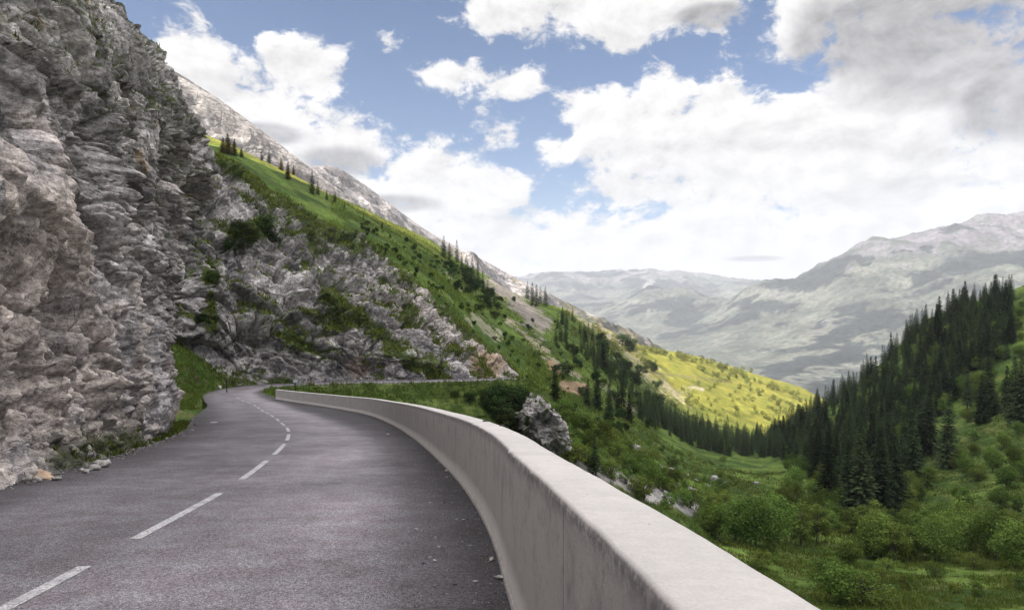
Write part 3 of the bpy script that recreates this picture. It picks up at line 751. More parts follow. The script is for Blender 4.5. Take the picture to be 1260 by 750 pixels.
# far valley, the great mountain to the right and the hazy ranges
cols2 = {
 300: [(1900,470),(2600,450),(4000,430),(6000,400),(9000,390),(12500,372),(16000,380)],
 560: [(1900,485),(2600,470),(4000,445),(6000,420),(9000,388),(12500,352),(16000,374)],
 680: [(1900,500),(2600,485),(4000,450),(5500,425),(7000,408),(9000,388),(10500,374),(12500,345),(16000,374)],
 740: [(1900,510),(2600,490),(4000,455),(5500,428),(7000,405),(8000,388),(9000,380),(10500,374),(12500,345),(16000,374)],
 800: [(1900,515),(2600,495),(4000,455),(5500,425),(6600,402),(7400,380),(7800,369),(8600,380),(10500,376),(12500,342),(16000,372)],
 850: [(1900,520),(2600,498),(4000,456),(5500,418),(6600,395),(7400,376),(7800,371),(8600,384),(10500,378),(12500,347),(16000,372)],
 900: [(1900,525),(2600,500),(4000,455),(5200,415),(6200,388),(6700,378),(7600,388),(8600,390),(12500,350),(16000,374)],
 950: [(1900,525),(2600,500),(3600,462),(4600,425),(5500,390),(6300,361),(7200,380),(9000,395),(12500,356),(16000,374)],
 1000: [(1900,528),(2600,503),(3600,458),(4600,415),(5500,375),(6200,345),(7200,365),(9000,390),(12500,362)],
 1060: [(1900,530),(2600,505),(3600,455),(4600,403),(5500,355),(6200,320),(7200,345),(9000,380),(12500,370)],
 1125: [(1900,530),(2600,500),(3600,445),(4600,390),(5500,342),(6300,308),(7200,330),(9000,370),(12500,370)],
 1210: [(1900,520),(2600,485),(3600,430),(4600,372),(5600,318),(6500,285),(7400,310),(9000,350),(12500,370)],
 1262: [(1900,515),(2600,478),(3600,420),(4600,362),(5700,308),(6600,277),(7600,300),(9000,345),(12500,370)],
 1400: [(1900,510),(2600,470),(3600,410),(4600,352),(5700,300),(6600,262),(7600,290),(9000,340),(12500,370)],
 1750: [(1900,510),(2600,470),(3600,420),(4600,380),(6000,330),(7600,340),(12500,370)],
}
C_, T_ = [], []
for px, L in cols2.items():
    for d, py in L: C_.append(((px - HX) / F * 3.2, math.log(d))); T_.append((HY - py) / F)
C_ = np.array(C_); T_ = np.array(T_); n_ = len(C_)
Pm = np.column_stack([np.ones(n_), C_])
W_ = np.linalg.solve(np.block([[kern(C_, C_) - 1e-3 * np.eye(n_), Pm], [Pm.T, np.zeros((3, 3))]]), np.concatenate([T_, np.zeros(3)]))
fu = np.linspace(-.6, 1.3, 900); fl = np.linspace(math.log(1900.), math.log(17000.), 620)
cu2, cl2 = np.linspace(-.6, 1.3, 200), np.linspace(fl[0], fl[-1], 130)
TT2 = Tfun(*np.meshgrid(cu2, cl2, indexing='ij'))
U2, L2 = np.meshgrid(fu, fl, indexing='ij'); D2 = np.exp(L2); Z2 = bil(TT2, cu2, cl2, U2, L2) * D2
P2 = np.stack([U2 * D2, D2, Z2], -1)
hi = sstep(-350, 100, Z2)
Z2 = Z2 + (ridged(P2 / np.array([900., 1500, 900]), 5, 801) * 85 + ridged(P2 / np.array([260., 420, 260]), 4, 815) * 26 + fbm(P2 / 80., 3, 811) * 8) * (.12 + .88 * hi)
Z2 = np.maximum(Z2, -640)
P2 = np.stack([U2 * D2, D2, Z2], -1)
px2 = HX + F * U2; py2 = HY - F * Z2 / D2
n1 = fbm(P2 / 900., 4, 821); n2 = fbm(P2 / 230., 4, 831); n3 = fbm(P2 / 70., 3, 841)
n4 = fbm(P2 / 26., 3, 861)
c2 = mixc((.068, .077, .066), (.114, .117, .100), sstep(-.5, .6, n2 + .7 * n3 + .7 * n4))
c2 = mixc(c2, (.125, .116, .130), sstep(.1, .5, n4 * .3 + n1 * .6 + n2 * .6 + sstep(200, 600, Z2) * .7 - .05) * .9)
forest_cloud_shade = sstep(.10, .18, n1 + .35 * n2 + .15 * n3 - .1 * sstep(300, 600, Z2))
for (cx, cy, rx, ry, d0, d1) in ((1045,412,75,16,2500,5200),(1010,445,70,13,2500,5200),(985,350,60,13,4800,7000),(940,376,40,9,4500,7000),(820,378,70,9,6600,8200),(1190,330,70,16,4800,7000)):  # adds cloud shadows to the forest cover, painted as dark patches
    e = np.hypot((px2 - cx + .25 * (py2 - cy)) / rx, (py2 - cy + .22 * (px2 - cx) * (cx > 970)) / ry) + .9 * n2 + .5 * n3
    forest_cloud_shade = np.maximum(forest_cloud_shade, (1 - sstep(.75, 1.0, e)) * ((D2 > d0) & (D2 < d1)))
c2 = mixc(c2, (.028, .034, .034), forest_cloud_shade * .95)
snow = sstep(.62, .70, fbm(P2 * np.array([1, .5, 3]) / 90., 3, 851) ) * sstep(640, 690, Z2) * sstep(1195, 1225, px2)
c2 = mixc(c2, (.75, .76, .80), snow * .9)
scar = (1 - sstep(3, 6, polyd(px2, py2, [(800,346),(793,360),(790,368)]) + 3 * n3)) * (D2 > 9000)
c2 = mixc(c2, (.24, .235, .24), scar * .6)
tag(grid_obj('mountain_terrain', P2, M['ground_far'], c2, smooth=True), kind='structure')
# one sheet of low ground out to the horizon
q = np.array([(-26000,-6000,-660),(26000,-6000,-660),(26000,30000,-660),(-26000,30000,-660)], float)
tag(link('valley_floor', mesh_from('valley_floor', q, [0,1,2,3], 4, M['ground_far'], np.tile((.12,.13,.07), (4,1)))), kind='structure')

# ------------------------------------------------------------------ plants
def tri_fan(C, dirs, nrm, L, W):               # leaf quads: centre, direction, normal, length, width
    s = np.cross(dirs, nrm); s /= np.linalg.norm(s, axis=1, keepdims=True) + 1e-9
    a = C - dirs * (L / 2)[:, None]; b = C + s * (W / 2)[:, None]; c_ = C + dirs * (L / 2)[:, None]; d = C - s * (W / 2)[:, None]
    return np.stack([a, b, c_, d], 1).reshape(-1, 3)
def unit(n, rng):
    v = rng.normal(size=(n, 3)); return v / np.linalg.norm(v, axis=1, keepdims=True)
def tube(pts, rad, n=7):
    pts = np.asarray(pts, float); V = []; 
    for k, p in enumerate(pts):
        t = pts[min(k+1, len(pts)-1)] - pts[max(k-1, 0)]; t /= np.linalg.norm(t) + 1e-9
        a = np.cross(t, [.3, .9, .1]); a /= np.linalg.norm(a); b = np.cross(t, a)
        for j in range(n): V.append(p + rad[k] * (a * math.cos(2*math.pi*j/n) + b * math.sin(2*math.pi*j/n)))
    Fq = [(k*n+j, k*n+(j+1)%n, (k+1)*n+(j+1)%n, (k+1)*n+j) for k in range(len(pts)-1) for j in range(n)]
    return np.array(V), np.array(Fq)
def join(parts):
    V = []; Fq = []; b = 0
    for v, f_ in parts: V.append(v); Fq.append(f_ + b); b += len(v)
    return np.concatenate(V), np.concatenate(Fq)

def make_conifer(seed, H=20., R=3.1, dens=1.0, bare=.05, ragged=.3):
    rng = np.random.default_rng(seed)
    zs = np.linspace(0, 1, 9); bend = rng.normal(0, .15, 2)
    tr = tube([(bend[0]*z*z, bend[1]*z*z, H*z*.99 - .8*(z == 0)) for z in zs], .30 * (1 - zs) ** .8 + .02, 7)
    parts = [tr]
    Cs, Ds, Ns, Ls, Ws, cc = [], [], [], [], [], []
    z = bare * H
    while z < H * .985:
        t = z / H
        prof_ = (1 - t) ** .82 * (1 - .25 * max(0, .18 - t) / .18)
        nb = int(5 + 4 * (1 - t)); a0 = rng.uniform(0, 6.28)
        for k in range(nb):
            if rng.random() < .12: continue
            a = a0 + 6.283 * k / nb + rng.normal(0, .25); r = R * prof_ * rng.uniform(1 - ragged, 1.12) + .12
            el = math.radians(rng.normal(-14 + 34 * t, 8)); n = max(3, int(r / .33 * dens))
            f = (np.arange(n) + rng.uniform(.2, .9)) / n; f = f[f > .12]
            rr = r * f; zz = z + rr * math.tan(el) - .10 * rr * rr / max(R, .1) * 1.2 + .14 * np.clip(f - .7, 0, 1) * r
            p = np.column_stack([rr * math.cos(a), rr * math.sin(a), zz])
            fw = np.array([math.cos(a), math.sin(a), math.tan(el)]); sd = np.array([-math.sin(a), math.cos(a), 0])
            for sg in (-1, 1, 0):
                d_ = fw * .7 + sd * sg * rng.uniform(.55, 1.1, (len(f), 1)) + np.array([0, 0, -.55]) * rng.uniform(.3, 1.3, (len(f), 1)) + rng.normal(0, .15, (len(f), 3))
                d_ /= np.linalg.norm(d_, axis=1, keepdims=True)
                l = (.40 + .75 * r / R * (1 - .5 * f)) * rng.uniform(.7, 1.3, len(f))
                Cs.append(p + d_ * l[:, None] * .42); Ds.append(d_); Ns.append(unit(len(f), rng) * .5 + np.array([0, 0, 1.])); Ls.append(l * 1.15); Ws.append(l * .38)
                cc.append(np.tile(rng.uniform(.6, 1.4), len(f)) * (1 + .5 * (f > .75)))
        z += .30 * (.8 + .5 * (1 - t)) * rng.uniform(.8, 1.25)
    C = np.concatenate(Cs); V = tri_fan(C, np.concatenate(Ds), np.concatenate(Ns), np.concatenate(Ls), np.concatenate(Ws))
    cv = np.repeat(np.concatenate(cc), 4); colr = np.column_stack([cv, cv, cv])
    tm = mesh_from('trunk', *join(parts), 4, M['trunk'])
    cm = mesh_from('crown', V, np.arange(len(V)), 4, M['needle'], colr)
    return tm, cm, H

def make_leafy(seed, H=9., R=3.4, nclump=26, nleaf=150, leaf=.34, mat='leaf', bare=.06):
    rng = np.random.default_rng(seed); parts = []
    parts.append(tube([(0, 0, -.6), (.05, 0, H*.2), (.12, .1, H*.45), (.1, .2, H*.75)], [.19, .15, .10, .03], 7))
    cl = []
    for k in range(nclump):
        for _ in range(30):
            v = unit(1, rng)[0] * rng.uniform(.35, 1) ** .6
            p = np.array([v[0] * R * .8, v[1] * R * .8, H * (bare + (1 - bare) * .5) + v[2] * H * (1 - bare) * .43])
            if all(np.linalg.norm((p - q_) / np.array([1, 1, 1.])) > R * .26 for q_, _r in cl): break
        cl.append((p + rng.normal(0, .12 * R, 3) * np.array([1, 1, .8]), R * rng.uniform(.16, .44)))
        parts.append(tube([(.1, .1, H * rng.uniform(.2, .5)), p * np.array([.5, .5, .85]), p], [.07, .045, .015], 5))
    Cs, Ns, Ls, cc = [], [], [], []
    for p, r in cl:
        n = int(nleaf * (r / (R * .33)) ** 2); v = unit(n, rng); rad = r * rng.uniform(.15, 1.15, n) ** .6 * (1 + .35 * (rng.random(n) > .93))
        q_ = p + v * rad[:, None] * np.array([1.1, 1.1, .85])
        Cs.append(q_); Ns.append(v + rng.normal(0, .6, (n, 3)) + np.array([0, 0, .5])); Ls.append(leaf * rng.uniform(.6, 1.4, n)); cc.append(rng.uniform(.8, 1.22) * rng.uniform(.7, 1.3, n))
    C = np.concatenate(Cs); N = np.concatenate(Ns); N /= np.linalg.norm(N, axis=1, keepdims=True)
    D = np.cross(N, unit(len(C), rng)); D /= np.linalg.norm(D, axis=1, keepdims=True) + 1e-9; L = np.concatenate(Ls)
    V = tri_fan(C, D, N, L, L * .7); cv = np.repeat(np.concatenate(cc), 4)
    return mesh_from('trunk', *join(parts), 4, M['trunk']), mesh_from('crown', V, np.arange(len(V)), 4, M[mat], np.column_stack([cv, cv, cv])), H

CON = [make_conifer(s, H, R, 1., b, rg) for s, H, R, b, rg in ((1,20,4.2,.03,.35),(2,20,3.6,.05,.45),(3,20,4.8,.02,.4),(4,20,3.9,.14,.6),(5,20,4.4,.04,.5))]
def recolor(tr, mat):
    cm = tr[1].copy(); cm.name = 'crown'; cm.materials.clear(); cm.materials.append(M[mat]); return (tr[0], cm, tr[2])
SUN_CON = [recolor(CON[k], 'needle_gold') for k in (0, 2, 4)]
LEA = [make_leafy(s, H, R, nc, nl) for s, H, R, nc, nl in ((11,9,4.1,38,150),(12,9,3.4,30,150),(13,9,4.8,46,140),(14,9,3.0,26,150))]
BUS = [make_leafy(s, H, R, nc, nl, .24, 'leaf', .02) for s, H, R, nc, nl in ((21,4,2.6,20,130),(22,4,3.2,24,120),(23,4,2.0,16,130))]
MDW = [make_leafy(s, H, R, nc, nl, .3, 'leaf_bright', .02) for s, H, R, nc, nl in ((41,6,3.4,22,90),(42,6,2.6,18,90),(43,6,4.2,24,90))]
DRK = [make_leafy(s, H, R, nc, nl, .26, 'leaf_dark', .03) for s, H, R, nc, nl in ((31,5,2.4,20,160),(32,5,2.9,22,150))]

TREES = []      # (kind, x, y, z, height, zone)
rnd = random.Random(5)
def add_tree(kind, px, py, hpx, zone, dmin=62., wide=1.0, d=None):
    p = hit(px, py, dmin) if d is None else np.array([(px-HX)/F*d, d, float(zterr((px-HX)/F*d, d))])
    if p is None: return
    TREES.append((kind, p, hpx / F * p[1], zone, hpx, wide))
# conifers on the sunny crest
for px, py, h in ((274,189,20),(281,190,26),(288,192,22),(297,194,12),(313,190,20),(322,198,14),(331,201,18),(338,203,20),(346,210,16),(354,221,22),(361,216,12),(378,223,22),(384,239,28),(391,240,18),(402,246,14),(412,250,12),(424,258,10),(447,272,9),(470,282,9),(505,284,9),(522,290,8)):
    add_tree('lar' if px < 300 or px in (346, 354, 378, 361, 412, 470) else 'con', px, py, h, 'crest', 62., 1.25)
for px, py, h in ((546,318,28),(553,323,24),(562,324,29),(568,332,22),(574,336,24),(581,342,26),(588,350,28),(594,360,26),(600,368,24),(608,376,20),(584,352,20),(577,346,18)):
    add_tree('con', px, py, h, 'clump')
for k in range(20):
    s = rnd.random(); add_tree('drk', 556 + 54 * s + rnd.uniform(-8, 8), 335 + 52 * s + rnd.uniform(-8, 12), rnd.uniform(9, 15), 'clump')
for px, py, h in ((641,354,24),(649,368,22),(655,377,30),(660,378,28),(665,374,22),(671,376,24),(677,374,24),(682,374,18),(616,340,12)):
    add_tree('con', px, py, h, 'ridge')
for px, py, h in ((683,496,46),(735,505,50),(722,500,36),(750,512,40),(690,420,26),(684,424,22),(697,428,20),(742,455,34),(738,450,26),(752,463,30),(765,500,40),(760,508,34),(775,520,36),(706,440,22)):
    add_tree('con', px, py, h, 'slope')
add_tree('con', 733, 586, 52, 'slope', 90.)
add_tree('con', 668, 545, 40, 'slope', 90.); add_tree('con', 640, 530, 30, 'slope', 90.)
# trees along the edge of the lower slope
for k in range(64):
    s = rnd.random(); add_tree('con', 690 + 110 * s + rnd.uniform(-10, 10), 398 + 95 * s + rnd.uniform(-8, 22), rnd.uniform(12, 24), 'strip')
# the dark wood filling the notch
for k in range(300):
    px = rnd.uniform(785, 990); up = np.interp(px, [790, 840, 900, 940, 985], [500, 530, 541, 545, 525]); dn = np.interp(px, [790, 850, 900, 940, 985], [520, 550, 562, 566, 560])
    add_tree('con', px, rnd.uniform(up, dn), rnd.uniform(15, 32), 'notch', 200., rnd.uniform(.9, 1.3))
# wood on the right hillside
crest = ([950, 985, 1050, 1130, 1200, 1262], [543, 519, 480, 408, 376, 360])
low_ = ([950, 990, 1030, 1080, 1120, 1150, 1200, 1262], [562, 575, 620, 640, 600, 520, 462, 430])
n_con = 0
for k in range(860):
    px = rnd.uniform(945, 1245); a = np.interp(px, *crest); b = np.interp(px, *low_)
    py = a + (b - a) * rnd.random() ** 1.5; p = hit(px, py, 100.)
    if p is None: continue
    add_tree('con', px, py, rnd.choice((9, 12, 13, 15, 16, 18)) * rnd.uniform(.85, 1.15) / p[1] * F, 'hill', 100., rnd.uniform(.85, 1.25))
for px, py, h in ((1216,515,75),(1208,520,60),(1250,520,80),(1262,525,90),(1240,510,60),(1190,505,50),(1045,640,105),(1062,642,110),(1085,640,115),(1020,625,95),(1105,635,100),(1140,560,85),(1165,575,90),(1125,600,95),(1070,610,100)):
    add_tree('con', px, py, h, 'tall', 100.)
for k in range(75):
    px = rnd.uniform(1000, 1230); py = np.interp(px, *crest) + rnd.uniform(15, 120); p = hit(px, py, 100.)
    if p is not None: add_tree('lea', px, py, rnd.uniform(6, 10) / p[1] * F, 'leafy', 100.)
# shrubs dotted over the left slope
for k in range(150):
    px = rnd.uniform(430, 700); lo = np.interp(px, [430, 500, 560, 620, 700], [268, 296, 330, 362, 405]); hi__ = np.interp(px, [430, 500, 560, 620, 700], [290, 335, 392, 455, 500])
    add_tree('drk', px, lo + (hi__ - lo) * rnd.random(), rnd.uniform(2.5, 7), 'shrub', 180.)
# broad-leaved growth
for k in range(130):
    px = rnd.uniform(960, 1275); b = np.interp(px, *low_); py = rnd.uniform(b - 45, 690 if px > 1060 else 660); p = hit(px, py, 100.)
    if p is None or (px < 1120 and py < 640 and px > 985 and py < 600): continue
    add_tree('lea', px, py, rnd.uniform(4.5, 9.) / p[1] * F, 'leafy', 100.)
for px, py, h in ((905,668,55),(930,672,62),(955,670,64),(985,672,60),(1005,668,52),(880,660,40),(1085,690,60),(1100,694,56),(1150,690,55),(1180,680,62),(1225,690,66),(1250,700,60),(1045,700,36),(1130,680,48)):
    add_tree('lea', px, py, h, 'big', 100.)
for k in range(80):
    px = rnd.uniform(1120, 1275); py = rnd.uniform(np.interp(px, *crest) + 10, 520); p = hit(px, py, 100.)
    if p is not None: add_tree('lea', px, py, rnd.uniform(5, 9) / p[1] * F, 'leafy', 100.)
for k in range(90):
    px = rnd.uniform(690, 900); py = rnd.uniform(np.interp(px, [690, 800, 900], [505, 545, 570]), np.interp(px, [690, 800, 900], [560, 620, 650])); p = hit(px, py, 95.)
    if p is not None: add_tree('bus', px, py, rnd.uniform(1.8, 4.6) / p[1] * F, 'bush', 95.)
for k in range(60):
    px = rnd.uniform(870, 1270); py = rnd.uniform(655, 735); p = hit(px, py, 95.)
    if p is not None and rnd.random() < .75: add_tree('bus', px, py, rnd.uniform(1.0, 3.2) / p[1] * F, 'bush', 95.)
for px, py, h, w in ((1040,742,46,1.3),(1060,740,36,1.4),(1020,715,30,1.2),(935,700,26,1.2)):
    add_tree('bus', px, py, h, 'front', 80., w)
for px, py, h in ((604,508,30),(618,512,38),(630,516,42),(640,524,44),(648,536,40),(612,503,28),(625,505,30),(615,520,34),(632,516,40),(645,525,34),(600,505,26),(578,497,16),(560,492,12),(655,540,28),(622,530,30),(640,540,26)):
    add_tree('drk', px, py, h, 'below', 90.)
for k in range(70):
    px = rnd.uniform(690, 810); py = rnd.uniform(425, 545); add_tree('drk', px, py, rnd.uniform(9, 18), 'slopeb', 150.)
# bushes and trees of the sunlit meadow and its crest
for k in range(60):
    px = rnd.uniform(770, 985); py = np.interp(px, [770, 800, 850, 900, 985], [424, 431, 440, 456, 490]) + abs(rnd.gauss(0, 4)); add_tree('mdw', px, py, rnd.uniform(4, 9), 'meadow', 500.)
for k in range(120):
    cx, cy, sx, sy = ((920, 478, 30, 12), (945, 500, 25, 9), (880, 512, 35, 7), (830, 497, 20, 6), (965, 505, 14, 8), (905, 462, 25, 5))[k % 6]
    add_tree('mdw', rnd.gauss(cx, sx), rnd.gauss(cy, sy), rnd.uniform(3, 8), 'meadow', 500.)
for k in range(70):
    px = rnd.uniform(695, 810); py = np.interp(px, [695, 810], [396, 446]) + rnd.uniform(-8, 16); add_tree('mdw', px, py, rnd.uniform(4, 10), 'meadow', 500.)
# dark shrubs on the crag
CRAG = [(300,300,34),(322,290,30),(290,312,26),(330,300,24),(262,345,18),(268,330,16),(250,395,16)]

KIND = {'con': ('spruce_tree', CON, 'spruce'), 'lea': ('leafy_tree', LEA, 'tree'), 'bus': ('bush', BUS, 'bush'), 'lar': ('larch_tree', SUN_CON, 'larch'), 'drk': ('dark_bush', DRK, 'bush'), 'mdw': ('small_tree', MDW, 'tree')}  # larch stands for spruces with golden sunlight put into their needle colour
LAB = {
 ('con','crest'): ('small spruce on the sunlit grassy crest above the cliff', 'spruces along the sunlit crest'),
 ('lar','crest'): ('golden larch catching the sun on the grassy crest above the cliff', 'larches along the sunlit crest'),
 ('con','clump'): ('dark spruce in the clump below the bare mountain ridge', 'spruces of the clump under the ridge'),
 ('drk','clump'): ('dark bush between the spruces under the bare mountain ridge', 'bushes of the clump under the ridge'),
 ('con','ridge'): ('dark spruce in the small group on the skyline above the pink rock', 'spruces above the pink rock'),
 ('con','slope'): ('single dark spruce on the grass slope beyond the parapet', 'spruces on the grass slope'),
 ('con','strip'): ('small spruce in the strip of trees running down the left slope', 'spruces down the left slope'),
 ('con','notch'): ('dark spruce in the shaded wood at the foot of the sunlit meadow', 'spruces of the wood in the valley notch'),
 ('con','hill'): ('dark spruce in the wood covering the right hillside', 'spruces of the hillside wood'),
 ('con','tall'): ('tall spruce at the lower edge of the right hillside wood', 'tall spruces at the edge of the wood'),
 ('lea','leafy'): ('green broad-leaved tree on the right hillside below the spruces', 'leafy trees on the right hillside'),
 ('lea','big'): ('large round leafy tree beside the valley meadow', 'round leafy trees by the valley meadow'),
 ('bus','bush'): ('low green bush on the valley slope beyond the parapet', 'bushes on the valley slope'),
 ('bus','front'): ('broad green bush on the valley meadow near the parapet end', 'bushes on the near meadow'),
 ('drk','below'): ('dark bush beside the rock outcrop below the parapet', 'bushes by the outcrop'),
 ('drk','shrub'): ('small shrub dotted on the green slope under the bare mountain ridge', 'shrubs on the green slope'),
 ('drk','slopeb'): ('dark bush among spruces on the left valley slope', 'dark bushes on the left valley slope'),
 ('mdw','meadow'): ('small tree on the bright sunlit meadow in the valley', 'small trees on the sunlit meadow'),
}
def place(kind, p, h, zone, wide=1., small=False, label=None, seed=None):
    nm, protos, cat = KIND[kind]; tm, cm, H = protos[rnd.randrange(len(protos))]
    s = h / H; lab, grp = LAB[(kind, zone)]
    rz = rnd.uniform(0, 6.28); w = wide * rnd.uniform(.9, 1.12)
    if small:
        o = link(nm, cm); root = o
    else:
        root = link(nm, None); a = link('trunk', tm, root); b = link('crown', cm, root)
    root.location = p; root.rotation_euler = (rnd.uniform(-.04, .04), rnd.uniform(-.04, .04), rz); root.scale = (s * w, s * w, s)
    tag(root, label or lab, cat, grp); return root
by = {}
for t in TREES: by.setdefault(t[0], []).append(t)
REST = []
for kind, L in by.items():
    L.sort(key=lambda t: -t[4])
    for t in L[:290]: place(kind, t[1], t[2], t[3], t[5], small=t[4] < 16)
    REST += L[290:]
for k in range(170):                            # the wood goes on beyond the edge of the picture
    px = rnd.uniform(1275, 1560); py = rnd.uniform(230, 600); p = hit(px, py, 110.)
    if p is not None: REST.append(('con', p, rnd.uniform(10, 19), 'hill', 20, 1.))
if REST:                                        # the rest of the wood as one mass
    Vs, Cs, n = [], [], 0
    for t in REST:
        tm, cm, H = KIND[t[0]][1][rnd.randrange(2)]
        v = np.empty(len(cm.vertices) * 3, f32); cm.vertices.foreach_get('co', v); v = v.reshape(-1, 4, 3)[::2].reshape(-1, 3) * (t[2] / H) + t[1]
        cc = np.empty(len(cm.vertices) * 4, f32); cm.color_attributes[0].data.foreach_get('color', cc); cc = cc.reshape(-1, 4, 4)[::2].reshape(-1, 4)[:, :3]
        Vs.append(v); Cs.append(cc)
    V = np.concatenate(Vs); tag(link('spruce_wood', mesh_from('spruce_wood', V, np.arange(len(V)), 4, M['needle'], np.concatenate(Cs))), 'mass of dark spruces filling the valley notch', 'wood', kind='stuff')

# shrubs clinging to the middle cliff
MCpx = HX + F * MC[..., 0] / MC[..., 1]; MCpy = HY - F * MC[..., 2] / MC[..., 1]
LAB[('drk','crag')] = ('dark shrub clinging to the cliff beyond the bend', 'shrubs on the cliff')
for px, py, h in CRAG:
    i = np.unravel_index(np.argmin((MCpx - px)**2 + (MCpy - py)**2), MCpx.shape); p = MC[i]
    place('drk', p - np.array([0, 0, .6]), h / F * p[1], 'crag', 1.3)

# grass, one mesh per stretch
def blades(name, P, N, size, colr, kind_lab=None, per=5, seed=1, mat='grass', spread=.5):
    rng = np.random.default_rng(seed); n = len(P) * per
    B = np.repeat(P, per, 0) + rng.normal(0, 1, (n, 3)) * np.repeat(size, per)[:, None] * spread * np.array([1, 1, .15])
    L = np.repeat(size, per) * rng.uniform(.5, 1.4, n); up = np.array([0, 0, 1.]) + rng.normal(0, .5, (n, 3)) + .4 * np.repeat(N, per, 0)
    up /= np.linalg.norm(up, axis=1, keepdims=True); sd = np.cross(up, unit(n, rng)); sd /= np.linalg.norm(sd, axis=1, keepdims=True) + 1e-9
    w = (L * .16)[:, None]; droop = rng.normal(0, .25, (n, 3)) * L[:, None]
    V = np.stack([B - sd * w, B + sd * w, B + up * L[:, None] + droop], 1).reshape(-1, 3)
    c = np.repeat(colr, per, 0) * rng.uniform(.6, 1.45, (n, 1)); c = np.repeat(c, 3, 0)
    o = link(name, mesh_from(name, V, np.arange(len(V)), 3, M[mat], c)); return tag(o, kind='stuff')
def sample_mask(surf, thr, n, seed, w=None):
    Pg, Ng, g = surf; rng = np.random.default_rng(seed); ii = np.argwhere(g > thr); ii = ii[rng.integers(0, len(ii), n)]
    return Pg[ii[:, 0], ii[:, 1]], Ng[ii[:, 0], ii[:, 1]]
rng = np.random.default_rng(3)
P, N = sample_mask(near_cliff, .6, 6500, 5)
sel = P[:, 1] > 6; P, N = P[sel], N[sel]
tag(blades('ledge_grass', P, N, rng.uniform(.06, .17, len(P)), np.tile((.9, .82, .8), (len(P), 1)) * rng.uniform(.6, 1.2, (len(P), 1)), per=6, seed=8), 'tufts of grass growing on the near rock face', 'grass')
P, N = sample_mask(mid_cliff, .6, 14000, 6)
tag(blades('ledge_grass', P, N, rng.uniform(.3, .75, len(P)), np.tile((1.1, 1.05, 1.0), (len(P), 1)) * rng.uniform(.6, 1.2, (len(P), 1)), per=5, seed=9), 'grass growing on ledges of the cliff beyond the bend', 'grass')
# verge at the foot of the near cliff
n = 2600; yy = rng.uniform(14, 42, n) ** 1.0; k = np.array([np.argmin(np.abs(RC[:_iy, 1] - y)) for y in yy])
off = -(HL[k] - .05 + np.abs(rng.normal(0, .28, n))); keep = perlin(np.column_stack([yy * .35, yy * 0, yy * 0]), 77) > -.12; keep = (keep & (rng.random(n) < .5)) | (yy > 25)
Pv = road_pt(k, off)[keep]; tag(blades('verge_grass', Pv, np.tile((0, 0, 1.), (len(Pv), 1)), rng.uniform(.04, .15, len(Pv)), np.tile((.7, .72, .7), (len(Pv), 1)), per=7, seed=12), 'grass growing along the foot of the near rock face', 'grass')
# undergrowth across the slopes
def ground_pts(n, u0, u1, d0, d1, seed):
    r = np.random.default_rng(seed); u = r.uniform(u0, u1, n); l = r.uniform(math.log(d0), math.log(d1), n); d = np.exp(l)
    return np.column_stack([u * d, d, bil(ZZ, GU, GL, u, l)]), d
P, d = ground_pts(42000, .02, .8, 84, 330, 21)
g = fbm(P / 9., 3, 91); keep = (g > -.25) & (bil(BARE, GU, GL, P[:, 0] / P[:, 1], np.log(P[:, 1])) < .35); P, d, g = P[keep], d[keep], g[keep]
sz = np.clip(rng.uniform(.25, .6, len(P)) * (1 + 1.4 * np.clip(g, 0, 1)) * (d / 160) ** .5, .2, 1.5)
hue = mixc((.62, .66, .6), (1.15, 1.0, 1.0), rng.random(len(P)) * .8 + .2 * (g > .1))
tag(blades('undergrowth', P, np.tile((0, 0, 1.), (len(P), 1)), sz, hue, per=6, seed=22, spread=.8), 'rough grass and low plants covering the shaded valley slope', 'undergrowth')
P, d = ground_pts(26000, -.5, .05, 84, 165, 23)
ri_, ro_, rd_ = road_near(P[:, 0], P[:, 1]); keep = rd_ > np.where(ro_ < 0, HL[ri_], HR[ri_]) + .5; P, d = P[keep], d[keep]
Vp = VG[:, 3:9].reshape(-1, 3)[rng.integers(0, VG.shape[0] * 6, 2600)]; P = np.concatenate([P, Vp])
tag(blades('verge_grass', P, np.tile((0, 0, 1.), (len(P), 1)), rng.uniform(.2, .55, len(P)), np.tile((.9, .85, .8), (len(P), 1)), per=6, seed=24), 'green grass on the bank inside the bend', 'grass')

P, d = ground_pts(60000, -.25, .2, 170, 760, 27)
g = fbm(P / 22., 3, 95); keep = (g > -.1) & (bil(BARE, GU, GL, P[:, 0] / P[:, 1], np.log(P[:, 1])) < .3); P, d, g = P[keep], d[keep], g[keep]
tag(blades('slope_grass', P, np.tile((0, 0, 1.), (len(P), 1)), rng.uniform(.3, .9, len(P)) * (d / 300) ** .5, mixc((.85, .85, .8), (1.45, 1.2, 1.0), rng.random(len(P))), per=4, seed=28, spread=1.2), 'tussocks of grass covering the steep left mountainside', 'grass')

